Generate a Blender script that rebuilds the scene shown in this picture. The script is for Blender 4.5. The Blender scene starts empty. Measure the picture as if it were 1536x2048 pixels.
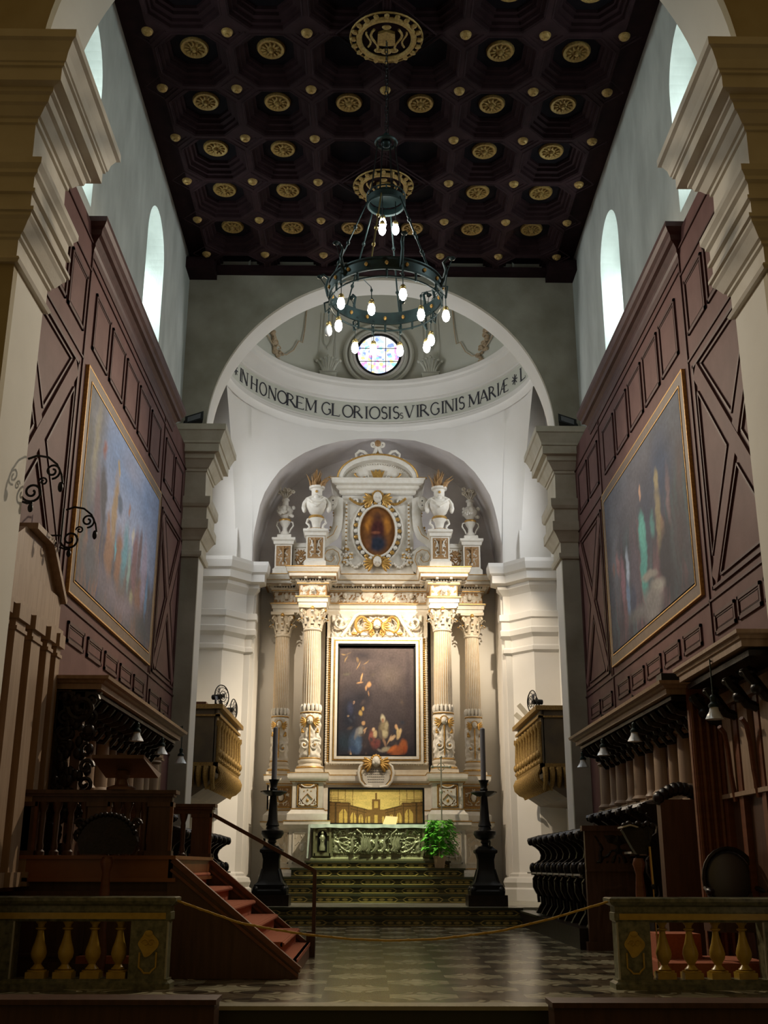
import bpy, math, random
from mathutils import Vector, Matrix, noise
random.seed(7)
sc = bpy.context.scene
COL = sc.collection
PI = math.pi
sin, cos = math.sin, math.cos

# ------------------------------------------------------------------ mesh builder
class MB:
    def __init__(s):
        s.v = []; s.f = []; s.c = None
    def add(s, vs, fs):
        o = len(s.v); s.v += [tuple(p) for p in vs]; s.f += [tuple(i + o for i in f) for f in fs]; return s
    def box(s, x0, x1, y0, y1, z0, z1):
        if x0 > x1: x0, x1 = x1, x0
        return s.add([(x0,y0,z0),(x1,y0,z0),(x1,y1,z0),(x0,y1,z0),(x0,y0,z1),(x1,y0,z1),(x1,y1,z1),(x0,y1,z1)],
                     [(0,3,2,1),(4,5,6,7),(0,1,5,4),(1,2,6,5),(2,3,7,6),(3,0,4,7)])
    def bar(s, a, b, w, h, up=(0,0,1)):
        a = Vector(a); b = Vector(b); d = (b-a).normalized(); r = d.cross(Vector(up)).normalized()*w/2; u = r.cross(d).normalized()*h/2
        vs = [a-r-u, a+r-u, a+r+u, a-r+u, b-r-u, b+r-u, b+r+u, b-r+u]
        return s.add(vs, [(0,1,2,3),(7,6,5,4),(0,4,5,1),(1,5,6,2),(2,6,7,3),(3,7,4,0)])
    def prism(s, poly, ax, lo, hi):
        # poly: 2D list; ax: axis of extrusion; remaining axes in order
        n = len(poly)
        def P(p, t):
            return {0:(t,p[0],p[1]),1:(p[0],t,p[1]),2:(p[0],p[1],t)}[ax]
        vs = [P(p, lo) for p in poly] + [P(p, hi) for p in poly]
        fs = [tuple(range(n-1,-1,-1)), tuple(range(n,2*n))] + [(i,(i+1)%n,(i+1)%n+n,i+n) for i in range(n)]
        return s.add(vs, fs)
    def lathe(s, prof, c=(0,0,0), seg=24, a0=0, a1=2*PI, rad=None):
        full = abs(a1-a0-2*PI) < 1e-6; m = seg if full else seg+1
        vs = []
        for (r, z) in prof:
            for i in range(m):
                a = a0+(a1-a0)*i/seg; q = rad(a, z) if rad else 1
                vs.append((c[0]+r*q*cos(a), c[1]+r*q*sin(a), c[2]+z))
        fs = []
        for j in range(len(prof)-1):
            for i in range(seg):
                k = (i+1)%m if full else i+1
                fs.append((j*m+i, j*m+k, (j+1)*m+k, (j+1)*m+i))
        if full and prof[0] != prof[-1]:
            if prof[0][0] > 1e-4: fs.append(tuple(range(m-1,-1,-1)))
            if prof[-1][0] > 1e-4: fs.append(tuple((len(prof)-1)*m+i for i in range(m)))
        return s.add(vs, fs)
    def tube(s, pts, r, seg=6, flat=1.0):
        pts = [Vector(p) for p in pts]; n = len(pts); vs = []; prev = None
        for i, p in enumerate(pts):
            t = (pts[min(i+1,n-1)]-pts[max(i-1,0)]).normalized()
            if prev is None:
                q = t.cross(Vector((0,0,1)));  q = q if q.length > .1 else t.cross(Vector((0,1,0)))
            else: q = prev - t*prev.dot(t)
            q.normalize(); prev = q.copy(); w = t.cross(q)
            rr = r(i/(n-1)) if callable(r) else r
            for k in range(seg):
                a = 2*PI*k/seg; vs.append(p + q*rr*cos(a) + w*rr*flat*sin(a))
        fs = [(i*seg+k, i*seg+(k+1)%seg, (i+1)*seg+(k+1)%seg, (i+1)*seg+k) for i in range(n-1) for k in range(seg)]
        fs += [tuple(range(seg-1,-1,-1)), tuple((n-1)*seg+k for k in range(seg))]
        return s.add(vs, fs)
    def ell(s, c, r, seg=10, rings=6, rot=None):
        vs = []; R = rot
        for j in range(rings+1):
            th = PI*j/rings
            for i in range(seg):
                a = 2*PI*i/seg; p = Vector((r[0]*sin(th)*cos(a), r[1]*sin(th)*sin(a), r[2]*cos(th)))
                if R: p = R @ p
                vs.append((c[0]+p.x, c[1]+p.y, c[2]+p.z))
        fs = [(j*seg+i, (j+1)*seg+i, (j+1)*seg+(i+1)%seg, j*seg+(i+1)%seg) for j in range(rings) for i in range(seg)]
        return s.add(vs, fs)
    def grid(s, fn, nu, nv):
        vs = [fn(i/nu, j/nv) for j in range(nv+1) for i in range(nu+1)]
        return s.add(vs, [(j*(nu+1)+i, j*(nu+1)+i+1, (j+1)*(nu+1)+i+1, (j+1)*(nu+1)+i) for j in range(nv) for i in range(nu)])
    def sweep(s, path, prof, closed=False):
        # outward is to the right of travel; prof = [(offset, z)]
        P = [Vector((p[0],p[1])) for p in path]; n = len(P); N = []
        def nr(a, b):
            d = (b-a).normalized(); return Vector((d.y,-d.x))
        for i in range(n):
            ns = []
            if closed or i > 0: ns.append(nr(P[i-1], P[i]))
            if closed or i < n-1: ns.append(nr(P[i], P[(i+1)%n]))
            if len(ns) == 2:
                m = ns[0]+ns[1]; N.append(m/max(.3, (1+ns[0].dot(ns[1]))))
            else: N.append(ns[0])
        m = len(prof)
        vs = [(P[i].x+N[i].x*o, P[i].y+N[i].y*o, z) for i in range(n) for (o,z) in prof]
        fs = []
        for i in range(n if closed else n-1):
            k = (i+1)%n
            for j in range(m-1): fs.append((i*m+j, k*m+j, k*m+j+1, i*m+j+1))
        if not closed:
            fs.append(tuple(range(m))); fs.append(tuple((n-1)*m+j for j in range(m-1,-1,-1)))
        return s.add(vs, fs)
    def block(s, x0, x1, y0, y1, prof):
        # rectangular pier with a moulded profile, capped
        if x0 > x1: x0, x1 = x1, x0
        path = [(x0,y0),(x1,y0),(x1,y1),(x0,y1)]
        s.sweep(path, prof, True); m = len(prof); o = len(s.v)-4*m
        s.f.append((o+m-1, o+2*m-1, o+3*m-1, o+4*m-1)); s.f.append((o+3*m, o+2*m, o+m, o)); return s
    def mirror(s):
        o = len(s.v); n = len(s.f)
        s.v += [(-a,b,c) for a,b,c in s.v[:o]]; s.f += [tuple(i+o for i in reversed(f)) for f in s.f[:n]]; return s
    def build(s, name, mat, parent=None, smooth=False, at=None):
        me = bpy.data.meshes.new(name); off = Vector(at) if at else (Vector(parent.matrix_world.translation) if parent else Vector((0,0,0)))
        if parent and not at:
            off = WORLD.get(parent.name, Vector((0,0,0)))
        me.from_pydata([(a-off.x,b-off.y,c-off.z) for a,b,c in s.v], [], s.f)
        me.materials.append(mat)
        if s.c:
            ca = me.color_attributes.new('Col','FLOAT_COLOR','POINT')
            for i, c in enumerate(s.c): ca.data[i].color = (*c,1)
        if smooth:
            me.polygons.foreach_set('use_smooth', [True]*len(me.polygons))
            if smooth != 'all':
                try: me.set_sharp_from_angle(angle=math.radians(40))
                except Exception: pass
        me.update()
        o = bpy.data.objects.new(name, me); COL.objects.link(o)
        if parent:
            o.parent = parent
            if at: o.location = Vector(at)-WORLD.get(parent.name, Vector((0,0,0)))
            WORLD[o.name] = off
        else:
            o.location = off; WORLD[o.name] = off
        return o
WORLD = {}
def thing(name, label, cat, loc=(0,0,0), group=None):
    o = bpy.data.objects.new(name, None); COL.objects.link(o); o.location = loc; o.empty_display_size = .1
    WORLD[o.name] = Vector(loc); o['label'] = label; o['category'] = cat
    if group: o['group'] = group
    return o
def tag(o, label, cat, group=None):
    o['label'] = label; o['category'] = cat
    if group: o['group'] = group
    return o
def struct(o): o['kind'] = 'structure'; return o
def dup(root, loc, label=None, mirror=False, rz=None):
    def cp(o, par):
        c = o.copy(); COL.objects.link(c)
        if par: c.parent = par
        for k in o.children: cp(k, c)
        return c
    r = cp(root, None); r.location = loc; WORLD[r.name] = Vector(loc)
    if label: r['label'] = label
    if mirror: r.scale = (-1,1,1)
    if rz is not None: r.rotation_euler = (0,0,rz)
    return r
# ------------------------------------------------------------------ materials
def L(r, g, b):
    f = lambda c: (c/255/12.92 if c/255 <= .04045 else ((c/255+.055)/1.055)**2.4)
    return (f(r), f(g), f(b))
def mat(name, col, rough=.6, metal=0, col2=None, scale=6, bump=0, bscale=40, amount=1, stretch=None, detail=4, coat=0, spec=.5):
    m = bpy.data.materials.new(name); m.use_nodes = True; nt = m.node_tree; n = nt.nodes; l = nt.links
    b = n['Principled BSDF']; b.inputs['Roughness'].default_value = rough; b.inputs['Metallic'].default_value = metal
    b.inputs['Specular IOR Level'].default_value = spec
    b.inputs['Base Color'].default_value = (*col,1)
    if coat: b.inputs['Coat Weight'].default_value = coat
    tc = n.new('ShaderNodeTexCoord'); mp = n.new('ShaderNodeMapping'); l.new(tc.outputs['Object'], mp.inputs[0])
    if stretch: mp.inputs['Scale'].default_value = stretch
    if col2:
        t = n.new('ShaderNodeTexNoise'); t.inputs['Scale'].default_value = scale; t.inputs['Detail'].default_value = detail; l.new(mp.outputs[0], t.inputs[0])
        r = n.new('ShaderNodeValToRGB'); r.color_ramp.elements[0].position = .5-.2*amount; r.color_ramp.elements[1].position = .5+.2*amount
        r.color_ramp.elements[0].color = (*col,1); r.color_ramp.elements[1].color = (*col2,1)
        l.new(t.outputs['Fac'], r.inputs[0]); l.new(r.outputs[0], b.inputs['Base Color'])
    if bump:
        t2 = n.new('ShaderNodeTexNoise'); t2.inputs['Scale'].default_value = bscale; t2.inputs['Detail'].default_value = 5; l.new(mp.outputs[0], t2.inputs[0])
        bp = n.new('ShaderNodeBump'); bp.inputs['Strength'].default_value = bump; bp.inputs['Distance'].default_value = .02
        l.new(t2.outputs['Fac'], bp.inputs['Height']); l.new(bp.outputs[0], b.inputs['Normal'])
    return m
def emis(name, col, st):
    m = bpy.data.materials.new(name); m.use_nodes = True; n = m.node_tree.nodes; n.remove(n['Principled BSDF'])
    e = n.new('ShaderNodeEmission'); e.inputs[0].default_value = (*col,1); e.inputs[1].default_value = st
    m.node_tree.links.new(e.outputs[0], n['Material Output'].inputs[0]); return m
def vcol(name, rough=.6, metal=0, bump=0):
    m = bpy.data.materials.new(name); m.use_nodes = True; n = m.node_tree.nodes; b = n['Principled BSDF']; b.inputs['Roughness'].default_value = rough; b.inputs['Metallic'].default_value = metal
    b.inputs['Specular IOR Level'].default_value = .25; a = n.new('ShaderNodeAttribute'); a.attribute_name = 'Col'; m.node_tree.links.new(a.outputs['Color'], b.inputs['Base Color']); return m
M = {}
M['plaster'] = mat('white_plaster', (.76,.73,.65), .8, col2=(.82,.79,.71), scale=1.2, bump=.05)
M['apse'] = mat('apse_plaster', (.66,.63,.58), .8, col2=(.72,.69,.65), scale=.8)
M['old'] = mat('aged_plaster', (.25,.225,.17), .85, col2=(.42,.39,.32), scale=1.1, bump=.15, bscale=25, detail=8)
M['side'] = mat('lime_plaster', (.44,.455,.42), .85, col2=(.64,.655,.61), scale=1.6, bump=.2, bscale=18, detail=8, stretch=(1,1,.45))
M['sand'] = mat('sandstone', (.42,.35,.22), .8, col2=(.50,.44,.31), scale=2, bump=.1)
M['cap'] = mat('capital_stone', (.42,.37,.28), .8, col2=(.52,.48,.39), scale=3, bump=.08)
M['cap_near'] = mat('pale_capital_stone', (.60,.55,.46), .75, col2=(.70,.66,.58), scale=2.5, bump=.08)
M['ceil'] = mat('ceiling_wood', (.018,.0085,.0095), .75, col2=(.028,.013,.015), scale=4, bump=.1, spec=.08)
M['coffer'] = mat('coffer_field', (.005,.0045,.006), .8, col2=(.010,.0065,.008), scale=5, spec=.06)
M['gilt'] = mat('gilding', (.42,.27,.075), .5, .4, col2=(.24,.14,.045), scale=30, bump=.4, bscale=60)
M['gold'] = mat('bright_gold', (.66,.40,.11), .38, .5, col2=(.42,.23,.06), scale=25, bump=.15)
M['brown_gold'] = mat('brown_gold', (.42,.25,.10), .55, .15, col2=(.28,.15,.06), scale=30, bump=.3)
M['mauve'] = mat('mauve_painted_wood', (.115,.049,.044), .6, col2=(.148,.068,.062), scale=3, bump=.05, spec=.2)
M['mauve_dark'] = mat('mauve_wood_moulding', (.06,.022,.020), .5, col2=(.085,.034,.031), scale=6, spec=.25)
M['walnut'] = mat('walnut', (.06,.026,.013), .45, col2=(.105,.048,.025), scale=3, stretch=(6,6,.6), bump=.05)
M['walnut_light'] = mat('light_walnut', (.28,.18,.11), .5, col2=(.38,.26,.17), scale=3, stretch=(6,6,.5), bump=.05)
M['black_wood'] = mat('black_carved_wood', (.009,.006,.005), .32, col2=(.018,.011,.009), scale=8, bump=.3, bscale=30, spec=.3)
M['redwood'] = mat('red_brown_wood', (.13,.042,.017), .4, col2=(.19,.066,.028), scale=3, stretch=(1,1,6))
M['carpet'] = mat('red_carpet', (.46,.135,.06), .95, col2=(.38,.11,.05), scale=40, bump=.3)
M['stucco'] = mat('white_stucco', (.80,.76,.68), .5, col2=(.72,.66,.56), scale=9)
M['stucco_warm'] = mat('cream_marble', (.74,.67,.55), .45, col2=(.66,.57,.44), scale=6)
M['bronze'] = mat('silvered_bronze', (.50,.50,.32), .36, .45, col2=(.30,.31,.18), scale=14, bump=.2)
M['bronze_dark'] = mat('dark_bronze', (.20,.20,.11), .4, .4, col2=(.28,.27,.14), scale=14)
M['iron'] = mat('black_iron', (.012,.012,.012), .4, .5)
M['brass'] = mat('brass', (.6,.45,.18), .3, .9)
M['cloth'] = mat('altar_linen', (.62,.72,.62), .8, col2=(.7,.78,.7), scale=6)
M['leaf'] = mat('green_leaf', (.10,.42,.03), .45, col2=(.20,.60,.06), scale=7)
M['terracotta'] = mat('plastic_pot', (.50,.36,.24), .6)
M['wax'] = mat('grey_candle_wax', (.15,.15,.17), .5)
M['marble_dk'] = mat('dark_step_marble', (.045,.052,.03), .25, col2=(.055,.055,.03), scale=8)
M['marble_yel'] = mat('yellow_marble', (.40,.26,.03), .3, col2=(.52,.35,.05), scale=12, bump=.05)
M['inlay'] = mat('yellow_inlay', (.34,.26,.075), .35, col2=(.5,.38,.11), scale=20)
M['pale_marble'] = mat('pale_marble', (.35,.34,.25), .25, col2=(.44,.42,.32), scale=5)
M['green_marble'] = mat('mottled_green_marble', (.07,.075,.04), .3, col2=(.22,.21,.12), scale=18, detail=8)
M['smoke'] = mat('clouded_grey_fresco', (.46,.42,.41), .8, col2=(.82,.76,.73), scale=.9, detail=6, amount=1.3)
M['dome'] = mat('dome_plaster', (.52,.52,.44), .8, col2=(.58,.58,.51), scale=1)
M['letter'] = mat('black_paint', (.02,.02,.03), .6)
M['ochre'] = mat('ochre_stucco', (.45,.32,.20), .7, col2=(.55,.44,.30), scale=20)
M['teal'] = mat('patinated_bronze', (.012,.025,.026), .45, .4, col2=(.02,.045,.045), scale=10)
M['glass'] = mat('white_lamp_glass', (.75,.78,.8), .2)
M['bulb'] = emis('lit_bulb', (1,.97,.9), 42)
M['rope'] = mat('yellow_rope', (.55,.34,.04), .7, bump=.4, bscale=120)
M['greymetal'] = mat('grey_metal', (.12,.12,.13), .4, .6)
M['paint'] = vcol('oil_paint', .65)
M['frame_wood'] = mat('old_frame_wood', (.085,.05,.03), .5, col2=(.13,.08,.05), scale=8)

def floor_mat():
    m = bpy.data.materials.new('inlaid_marble_floor'); m.use_nodes = True; nt = m.node_tree; n = nt.nodes; l = nt.links; b = n['Principled BSDF']
    tc = n.new('ShaderNodeTexCoord'); mp = n.new('ShaderNodeMapping'); l.new(tc.outputs['Object'], mp.inputs[0]); mp.inputs['Scale'].default_value = (1,1,1)
    ck = n.new('ShaderNodeTexChecker'); ck.inputs['Scale'].default_value = 1.55; l.new(mp.outputs[0], ck.inputs[0])
    ck.inputs[1].default_value = (.55,.51,.36,1); ck.inputs[2].default_value = (.20,.16,.105,1)
    vo = n.new('ShaderNodeTexVoronoi'); vo.inputs['Scale'].default_value = 1.55; vo.inputs['Randomness'].default_value = 0; l.new(mp.outputs[0], vo.inputs[0])
    r1 = n.new('ShaderNodeValToRGB'); e = r1.color_ramp.elements; e[0].position = .26; e[0].color = (.05,.04,.03,1); e[1].position = .27; e[1].color = (1,1,1,1)
    e2 = r1.color_ramp.elements.new(.36); e2.color = (1,1,1,1); e3 = r1.color_ramp.elements.new(.37); e3.color = (.22,.17,.12,1); e4 = r1.color_ramp.elements.new(.42); e4.color = (.22,.17,.12,1); e5 = r1.color_ramp.elements.new(.43); e5.color = (1,1,1,1)
    l.new(vo.outputs['Distance'], r1.inputs[0])
    mx = n.new('ShaderNodeMix'); mx.data_type = 'RGBA'; mx.blend_type = 'MULTIPLY'; mx.inputs[0].default_value = .85
    l.new(ck.outputs[0], mx.inputs[6]); l.new(r1.outputs[0], mx.inputs[7])
    no = n.new('ShaderNodeTexNoise'); no.inputs['Scale'].default_value = 5; no.inputs['Detail'].default_value = 6; l.new(mp.outputs[0], no.inputs[0])
    r2 = n.new('ShaderNodeValToRGB'); r2.color_ramp.elements[0].position = .3; r2.color_ramp.elements[0].color = (.45,.45,.4,1); r2.color_ramp.elements[1].position = .7; r2.color_ramp.elements[1].color = (1,1,1,1)
    l.new(no.outputs['Fac'], r2.inputs[0])
    m2 = n.new('ShaderNodeMix'); m2.data_type = 'RGBA'; m2.blend_type = 'MULTIPLY'; m2.inputs[0].default_value = .8; l.new(mx.outputs[2], m2.inputs[6]); l.new(r2.outputs[0], m2.inputs[7])
    l.new(m2.outputs[2], b.inputs['Base Color']); b.inputs['Roughness'].default_value = .19
    no2 = n.new('ShaderNodeTexNoise'); no2.inputs['Scale'].default_value = 1.5; l.new(mp.outputs[0], no2.inputs[0])
    bp = n.new('ShaderNodeBump'); bp.inputs['Strength'].default_value = .012; bp.inputs['Distance'].default_value = .05; l.new(no2.outputs['Fac'], bp.inputs['Height']); l.new(bp.outputs[0], b.inputs['Normal'])
    return m
M['floor'] = floor_mat()
def rose_mat():
    m = bpy.data.materials.new('stained_glass_lit'); m.use_nodes = True; nt = m.node_tree; n = nt.nodes; l = nt.links; n.remove(n['Principled BSDF'])
    tc = n.new('ShaderNodeTexCoord'); vo = n.new('ShaderNodeTexVoronoi'); vo.inputs['Scale'].default_value = 11; l.new(tc.outputs['Object'], vo.inputs[0])
    r = n.new('ShaderNodeValToRGB'); r.color_ramp.interpolation = 'CONSTANT'; cs = [(1,1,1),(.25,.35,1),(1,1,.95),(.9,.95,1),(.9,.35,.7),(1,.98,.9),(.3,.75,.7),(1,1,1),(.95,.75,.3),(.5,.6,1)]
    el = r.color_ramp.elements; el[0].color = (*cs[0],1); el[1].position = .15; el[1].color = (*cs[1],1)
    for i in range(2,10): q = el.new(i*.09+.04); q.color = (*cs[i],1)
    sx = n.new('ShaderNodeSeparateColor'); l.new(vo.outputs['Color'], sx.inputs[0]); l.new(sx.outputs[0], r.inputs[0])
    e = n.new('ShaderNodeEmission'); e.inputs[1].default_value = 1.6; l.new(r.outputs[0], e.inputs[0]); l.new(e.outputs[0], n['Material Output'].inputs[0]); return m
M['rose'] = rose_mat()
M['sky'] = emis('daylit_window_glass', (.72,.95,.92), 1.0)

# ------------------------------------------------------------------ camera
f, pi_, ya, ro = 2188.14, math.radians(17.9019), math.radians(.684937), math.radians(.136106)
fw = Vector((sin(ya)*cos(pi_), cos(ya)*cos(pi_), sin(pi_))); rt = Vector((cos(ya), -sin(ya), 0)); up = rt.cross(fw)
rt2 = rt*cos(ro)+up*sin(ro); up2 = up*cos(ro)-rt*sin(ro)
cd = bpy.data.cameras.new('camera'); cam = bpy.data.objects.new('camera', cd); COL.objects.link(cam)
mw = Matrix((( rt2.x, up2.x, -fw.x, -.2), (rt2.y, up2.y, -fw.y, 0), (rt2.z, up2.z, -fw.z, 1.18), (0,0,0,1))); cam.matrix_world = mw
cd.sensor_fit = 'VERTICAL'; cd.sensor_height = 36; cd.lens = f*36/2048; cd.clip_end = 200
sc.camera = cam

# ================================================================== SETTING
struct(MB().box(-5.2,5.2,10.55,24.4,-.12,0).build('floor', M['floor']))
struct(MB().box(-5.2,5.2,24.32,31.5,-.12,.35).build('floor', M['pale_marble']))
struct(MB().box(-9,9,-9,10.5,-.50,-.38).build('floor', mat('nave_floor', (.05,.04,.03), .3)))
b = MB().box(-5.2,5.2,10.5,10.62,-.38,-.002); b.box(-1.6,1.6,10.3,10.5,-.38,-.2); struct(b.build('trim_1', M['marble_dk']))
struct(MB().box(-5.2,5.2,10.47,10.75,-.03,.004).build('trim_2', M['pale_marble']))

def arch_wall(name, m, ax, lo, hi, u0, u1, z0, z1, arches, n=40):
    """wall slab; ax = axis of its thickness (0 or 1); arches = (centre, half width, sill z or None, spring z, rise)"""
    B = MB()
    def seg(a, b, za, zb, zc=None, zd=None):
        # a..b along the wall, bottom za(a) zb(b), top z1
        pa = [(a,za),(b,zb),(b,zd if zd is not None else z1),(a,zc if zc is not None else z1)]
        B.prism(pa, ax, lo, hi)
    cur = u0
    for (c, h, sill, spring, rise) in sorted(arches):
        if c-h > cur: seg(cur, c-h, z0, z0)
        for i in range(n):
            t0 = -cos(PI*i/n); t1 = -cos(PI*(i+1)/n)
            seg(c+h*t0, c+h*t1, spring+rise*math.sqrt(max(0,1-t0*t0)), spring+rise*math.sqrt(max(0,1-t1*t1)))
        if sill is not None: B.prism([(c-h,z0),(c+h,z0),(c+h,sill),(c-h,sill)], ax, lo, hi)
        cur = c+h
    if cur < u1: seg(cur, u1, z0, z0)
    return struct(B.build(name, m))
WIN = [(13.67, .8, 10.7, 12.75, .9), (19.1, .82, 10.7, 12.75, .9)]
arch_wall('wall_left', M['side'], 0, -5.3, -4.5, 10.1, 22.8, -.1, 15.3, WIN, 20)
arch_wall('wall_right', M['side'], 0, 4.5, 5.3, 10.1, 22.8, -.1, 15.3, WIN, 20)
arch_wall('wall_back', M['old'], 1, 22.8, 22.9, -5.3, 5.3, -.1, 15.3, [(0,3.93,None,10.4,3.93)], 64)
arch_wall('wall_back', M['apse'], 1, 22.9, 23.6, -5.3, 5.3, -.1, 15.3, [(0,3.93,None,10.4,3.93)], 64)
arch_wall('wall_front', M['sand'], 1, 10.08, 10.2, -7.5, 7.5, -.4, 15.3, [(0,3.93,None,9.62,3.93)], 64)
arch_wall('wall_front', M['plaster'], 1, 10.2, 11.12, -7.5, 7.5, -.4, 15.3, [(0,3.93,None,9.62,3.93)], 64)
k = 0
for sx in (-1, 1):
    for (c, h, si, sp, ri) in WIN:
        k += 1
        w = MB(); pts = [(c-h,si),(c+h,si)]+[(c+h*cos(PI*i/16), sp+ri*sin(PI*i/16)) for i in range(17)]
        w.prism(pts, 0, sx*5.2, sx*5.24); wo = struct(w.build('window_%d' % k, M['sky']))
        g = MB()
        for yy in (c-h*.34, c+h*.34): g.box(sx*5.17, sx*5.2, yy-.015, yy+.015, si, sp+ri*.9)
        for zz in (11.3,12.0,12.7): g.box(sx*5.17, sx*5.2, c-h, c+h, zz-.015, zz+.015)
        g.build('window_bars', M['iron'], wo)
        ld = bpy.data.lights.new('window_light', 'AREA'); ld.shape = 'RECTANGLE'; ld.size = 1.5; ld.size_y = 2.6; ld.energy = 95; ld.color = (.80,.96,.97)
        lo = bpy.data.objects.new('window_light', ld); COL.objects.link(lo); lo.location = (sx*5.1, c, 12); lo.rotation_euler = (0, sx*PI/2, 0)
# moulded piers
PR = [(0,7.5),(.07,7.53),(.07,7.64),(.02,7.68),(.02,7.88),(.07,7.96),(.16,8.1),(.19,8.14),(.19,8.33),(.14,8.38),(.14,8.6),(.21,8.66),(.21,8.82),(.09,8.86),(.08,9.42),(.13,9.47),(.16,9.55),(.28,9.72),(.3,9.82),(.38,9.87),(.38,10.03),(.44,10.1),(.52,10.28),(.52,10.38),(0,10.41)]
n = 2
def pier(sx, y0, y1, prof, mt):
    global n; n += 1
    P = [(-4.6,y0),(-3.93,y0),(-3.93,y1),(-4.6,y1)]
    if sx > 0: P = [(-x,y) for x,y in reversed(P)]
    return struct(MB().sweep(P, prof).build('trim_%d' % n, mt))
PRD2 = [(0,7.5),(.05,7.5),(.07,7.54),(.07,7.62),(.02,7.64),(.02,7.86),(.05,7.88),(.08,7.94),(.14,8.04),(.17,8.08),(.2,8.1),(.2,8.3),(.15,8.32),(.15,8.58),(.19,8.6),(.22,8.66),(.22,8.82),(.09,8.85),(.08,9.42),(.11,9.43),(.11,9.49),(.14,9.5),(.24,9.66),(.28,9.68),(.28,9.78),(.38,9.8),(.38,9.98),(.41,9.99),(.41,10.04),(.46,10.16),(.5,10.24),(.53,10.26),(.53,10.39),(0,10.41)]
for sx in (-1,1): pier(sx, 22.8, 23.7, PRD2, M['cap'])
PRD = [(0,7.5),(.05,7.5),(.07,7.54),(.05,7.58),(.02,7.6),(.02,7.82),(.05,7.84),(.05,7.88),(.08,7.9),(.14,8.02),(.17,8.06),(.17,8.1),(.2,8.11),(.2,8.16),(.15,8.17),(.15,8.36),(.19,8.37),(.19,8.42),(.16,8.43),(.16,8.6),(.2,8.63),(.2,8.68),(.24,8.74),(.24,8.82),(.09,8.85),(.08,9.42),(.11,9.43),(.11,9.49),(.14,9.5),(.2,9.6),(.24,9.62),(.26,9.7),(.3,9.72),(.3,9.78),(.4,9.79),(.4,9.97),(.43,9.98),(.43,10.02),(.45,10.03),(.47,10.14),(.52,10.26),(.56,10.28),(.56,10.39),(0,10.41)]
PRN = [(o*1.02, 9.63+(z-10.41)*.862) for o, z in PRD]
for sx in (-1,1):
    P = [(-6.5,10.08),(-3.93,10.08),(-3.93,11.12),(-4.45,11.12)]
    if sx > 0: P = [(-x,y) for x,y in reversed(P)]
    n += 1; struct(MB().sweep(P, PRN).build('trim_%d' % n, M['cap_near']))

# ------------------------------------------------------------------ ceiling
cb = MB(); cf = MB()
ZC = 14.45; ZT = 14.74
cb.box(-5.3,5.3,10.3,23,ZT+.01,15.3)
for k in range(-4, 6):
    for i in range(6):
        cx = (i-2.5)*1.333; cy = 15.685+1.4*k; hx = .6665; hy = .7
        if cy > 22.7 or cy < 10.3: continue
        o1 = [(.60,.24),(.24,.63)]; 
        def octo(a, b, q):
            return [(cx+sx*X, cy+sy*Y) for sx, sy, X, Y in ((1,1,a*q,.3*q),(1,1,.27*q,b*q),(-1,1,.27*q,b*q),(-1,1,a*q,.3*q),(-1,-1,a*q,.3*q),(-1,-1,.27*q,b*q),(1,-1,.27*q,b*q),(1,-1,a*q,.3*q))]
        O = octo(.585,.62,1)
        Q = [(cx+hx,cy+.3),(cx+.27,cy+hy),(cx-.27,cy+hy),(cx-hx,cy+.3),(cx-hx,cy-.3),(cx-.27,cy-hy),(cx+.27,cy-hy),(cx+hx,cy-.3)]
        C4 = [(cx+hx,cy+hy),(cx-hx,cy+hy),(cx-hx,cy-hy),(cx+hx,cy-hy)]
        vs = [(x,y,ZC) for x,y in O]+[(x,y,ZC) for x,y in Q]+[(x,y,ZC) for x,y in C4]
        fs = [(j,(j+1)%8,8+(j+1)%8,8+j) for j in range(8)]+[(8,16,9),(10,17,11),(12,18,13),(14,19,15)]
        cb.add(vs, fs)
        rings = [(1,ZC),(1,ZC+.07),(.9,ZC+.07),(.9,ZC+.14),(.78,ZC+.15),(.78,ZC+.22),(.68,ZC+.22),(.68,ZT)]
        vs = [(x,y,z) for q,z in rings for x,y in octo(.585,.62,q)]
        cb.add(vs, [(r*8+j, r*8+(j+1)%8, r*8+8+(j+1)%8, r*8+8+j) for r in range(len(rings)-1) for j in range(8)])
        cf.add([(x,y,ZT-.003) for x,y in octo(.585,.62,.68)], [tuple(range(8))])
        # thin moulded line round each octagon
        for q in (1.045,):
            oo = octo(.585,.62,q); cb.tube([(x,y,ZC-.003) for x,y in oo+oo[:1]], .014, 4)
for k in range(-3,7):
    for i in range(7):
        bx = (i-3)*1.333; by = 14.985+1.4*k
        if by > 22.5: continue
        for q in (.30,.20):
            cb.tube([(bx+q,by,ZC-.004),(bx,by+q,ZC-.004),(bx-q,by,ZC-.004),(bx,by-q,ZC-.004),(bx+q,by,ZC-.004)], .016, 4)
for sx in (-1,1):
    cb.sweep([(sx*4.5,10.3),(sx*4.5,22.8)] if sx>0 else [(-4.5,22.8),(-4.5,10.3)], [(0,14.1),(.04,14.1),(.06,14.2),(.12,14.26),(.12,14.32),(.2,14.34),(.22,14.42),(.28,14.45),(.0,14.5)])
    cb.box(sx*3.86,sx*4.5,22.2,22.8,14.24,14.5)
cb.box(-4.5,4.5,22.55,22.8,14.37,14.5)
ce = struct(cb.build('ceiling', M['ceil'])); cf.build('coffer_field', M['coffer'], ce)
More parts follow.
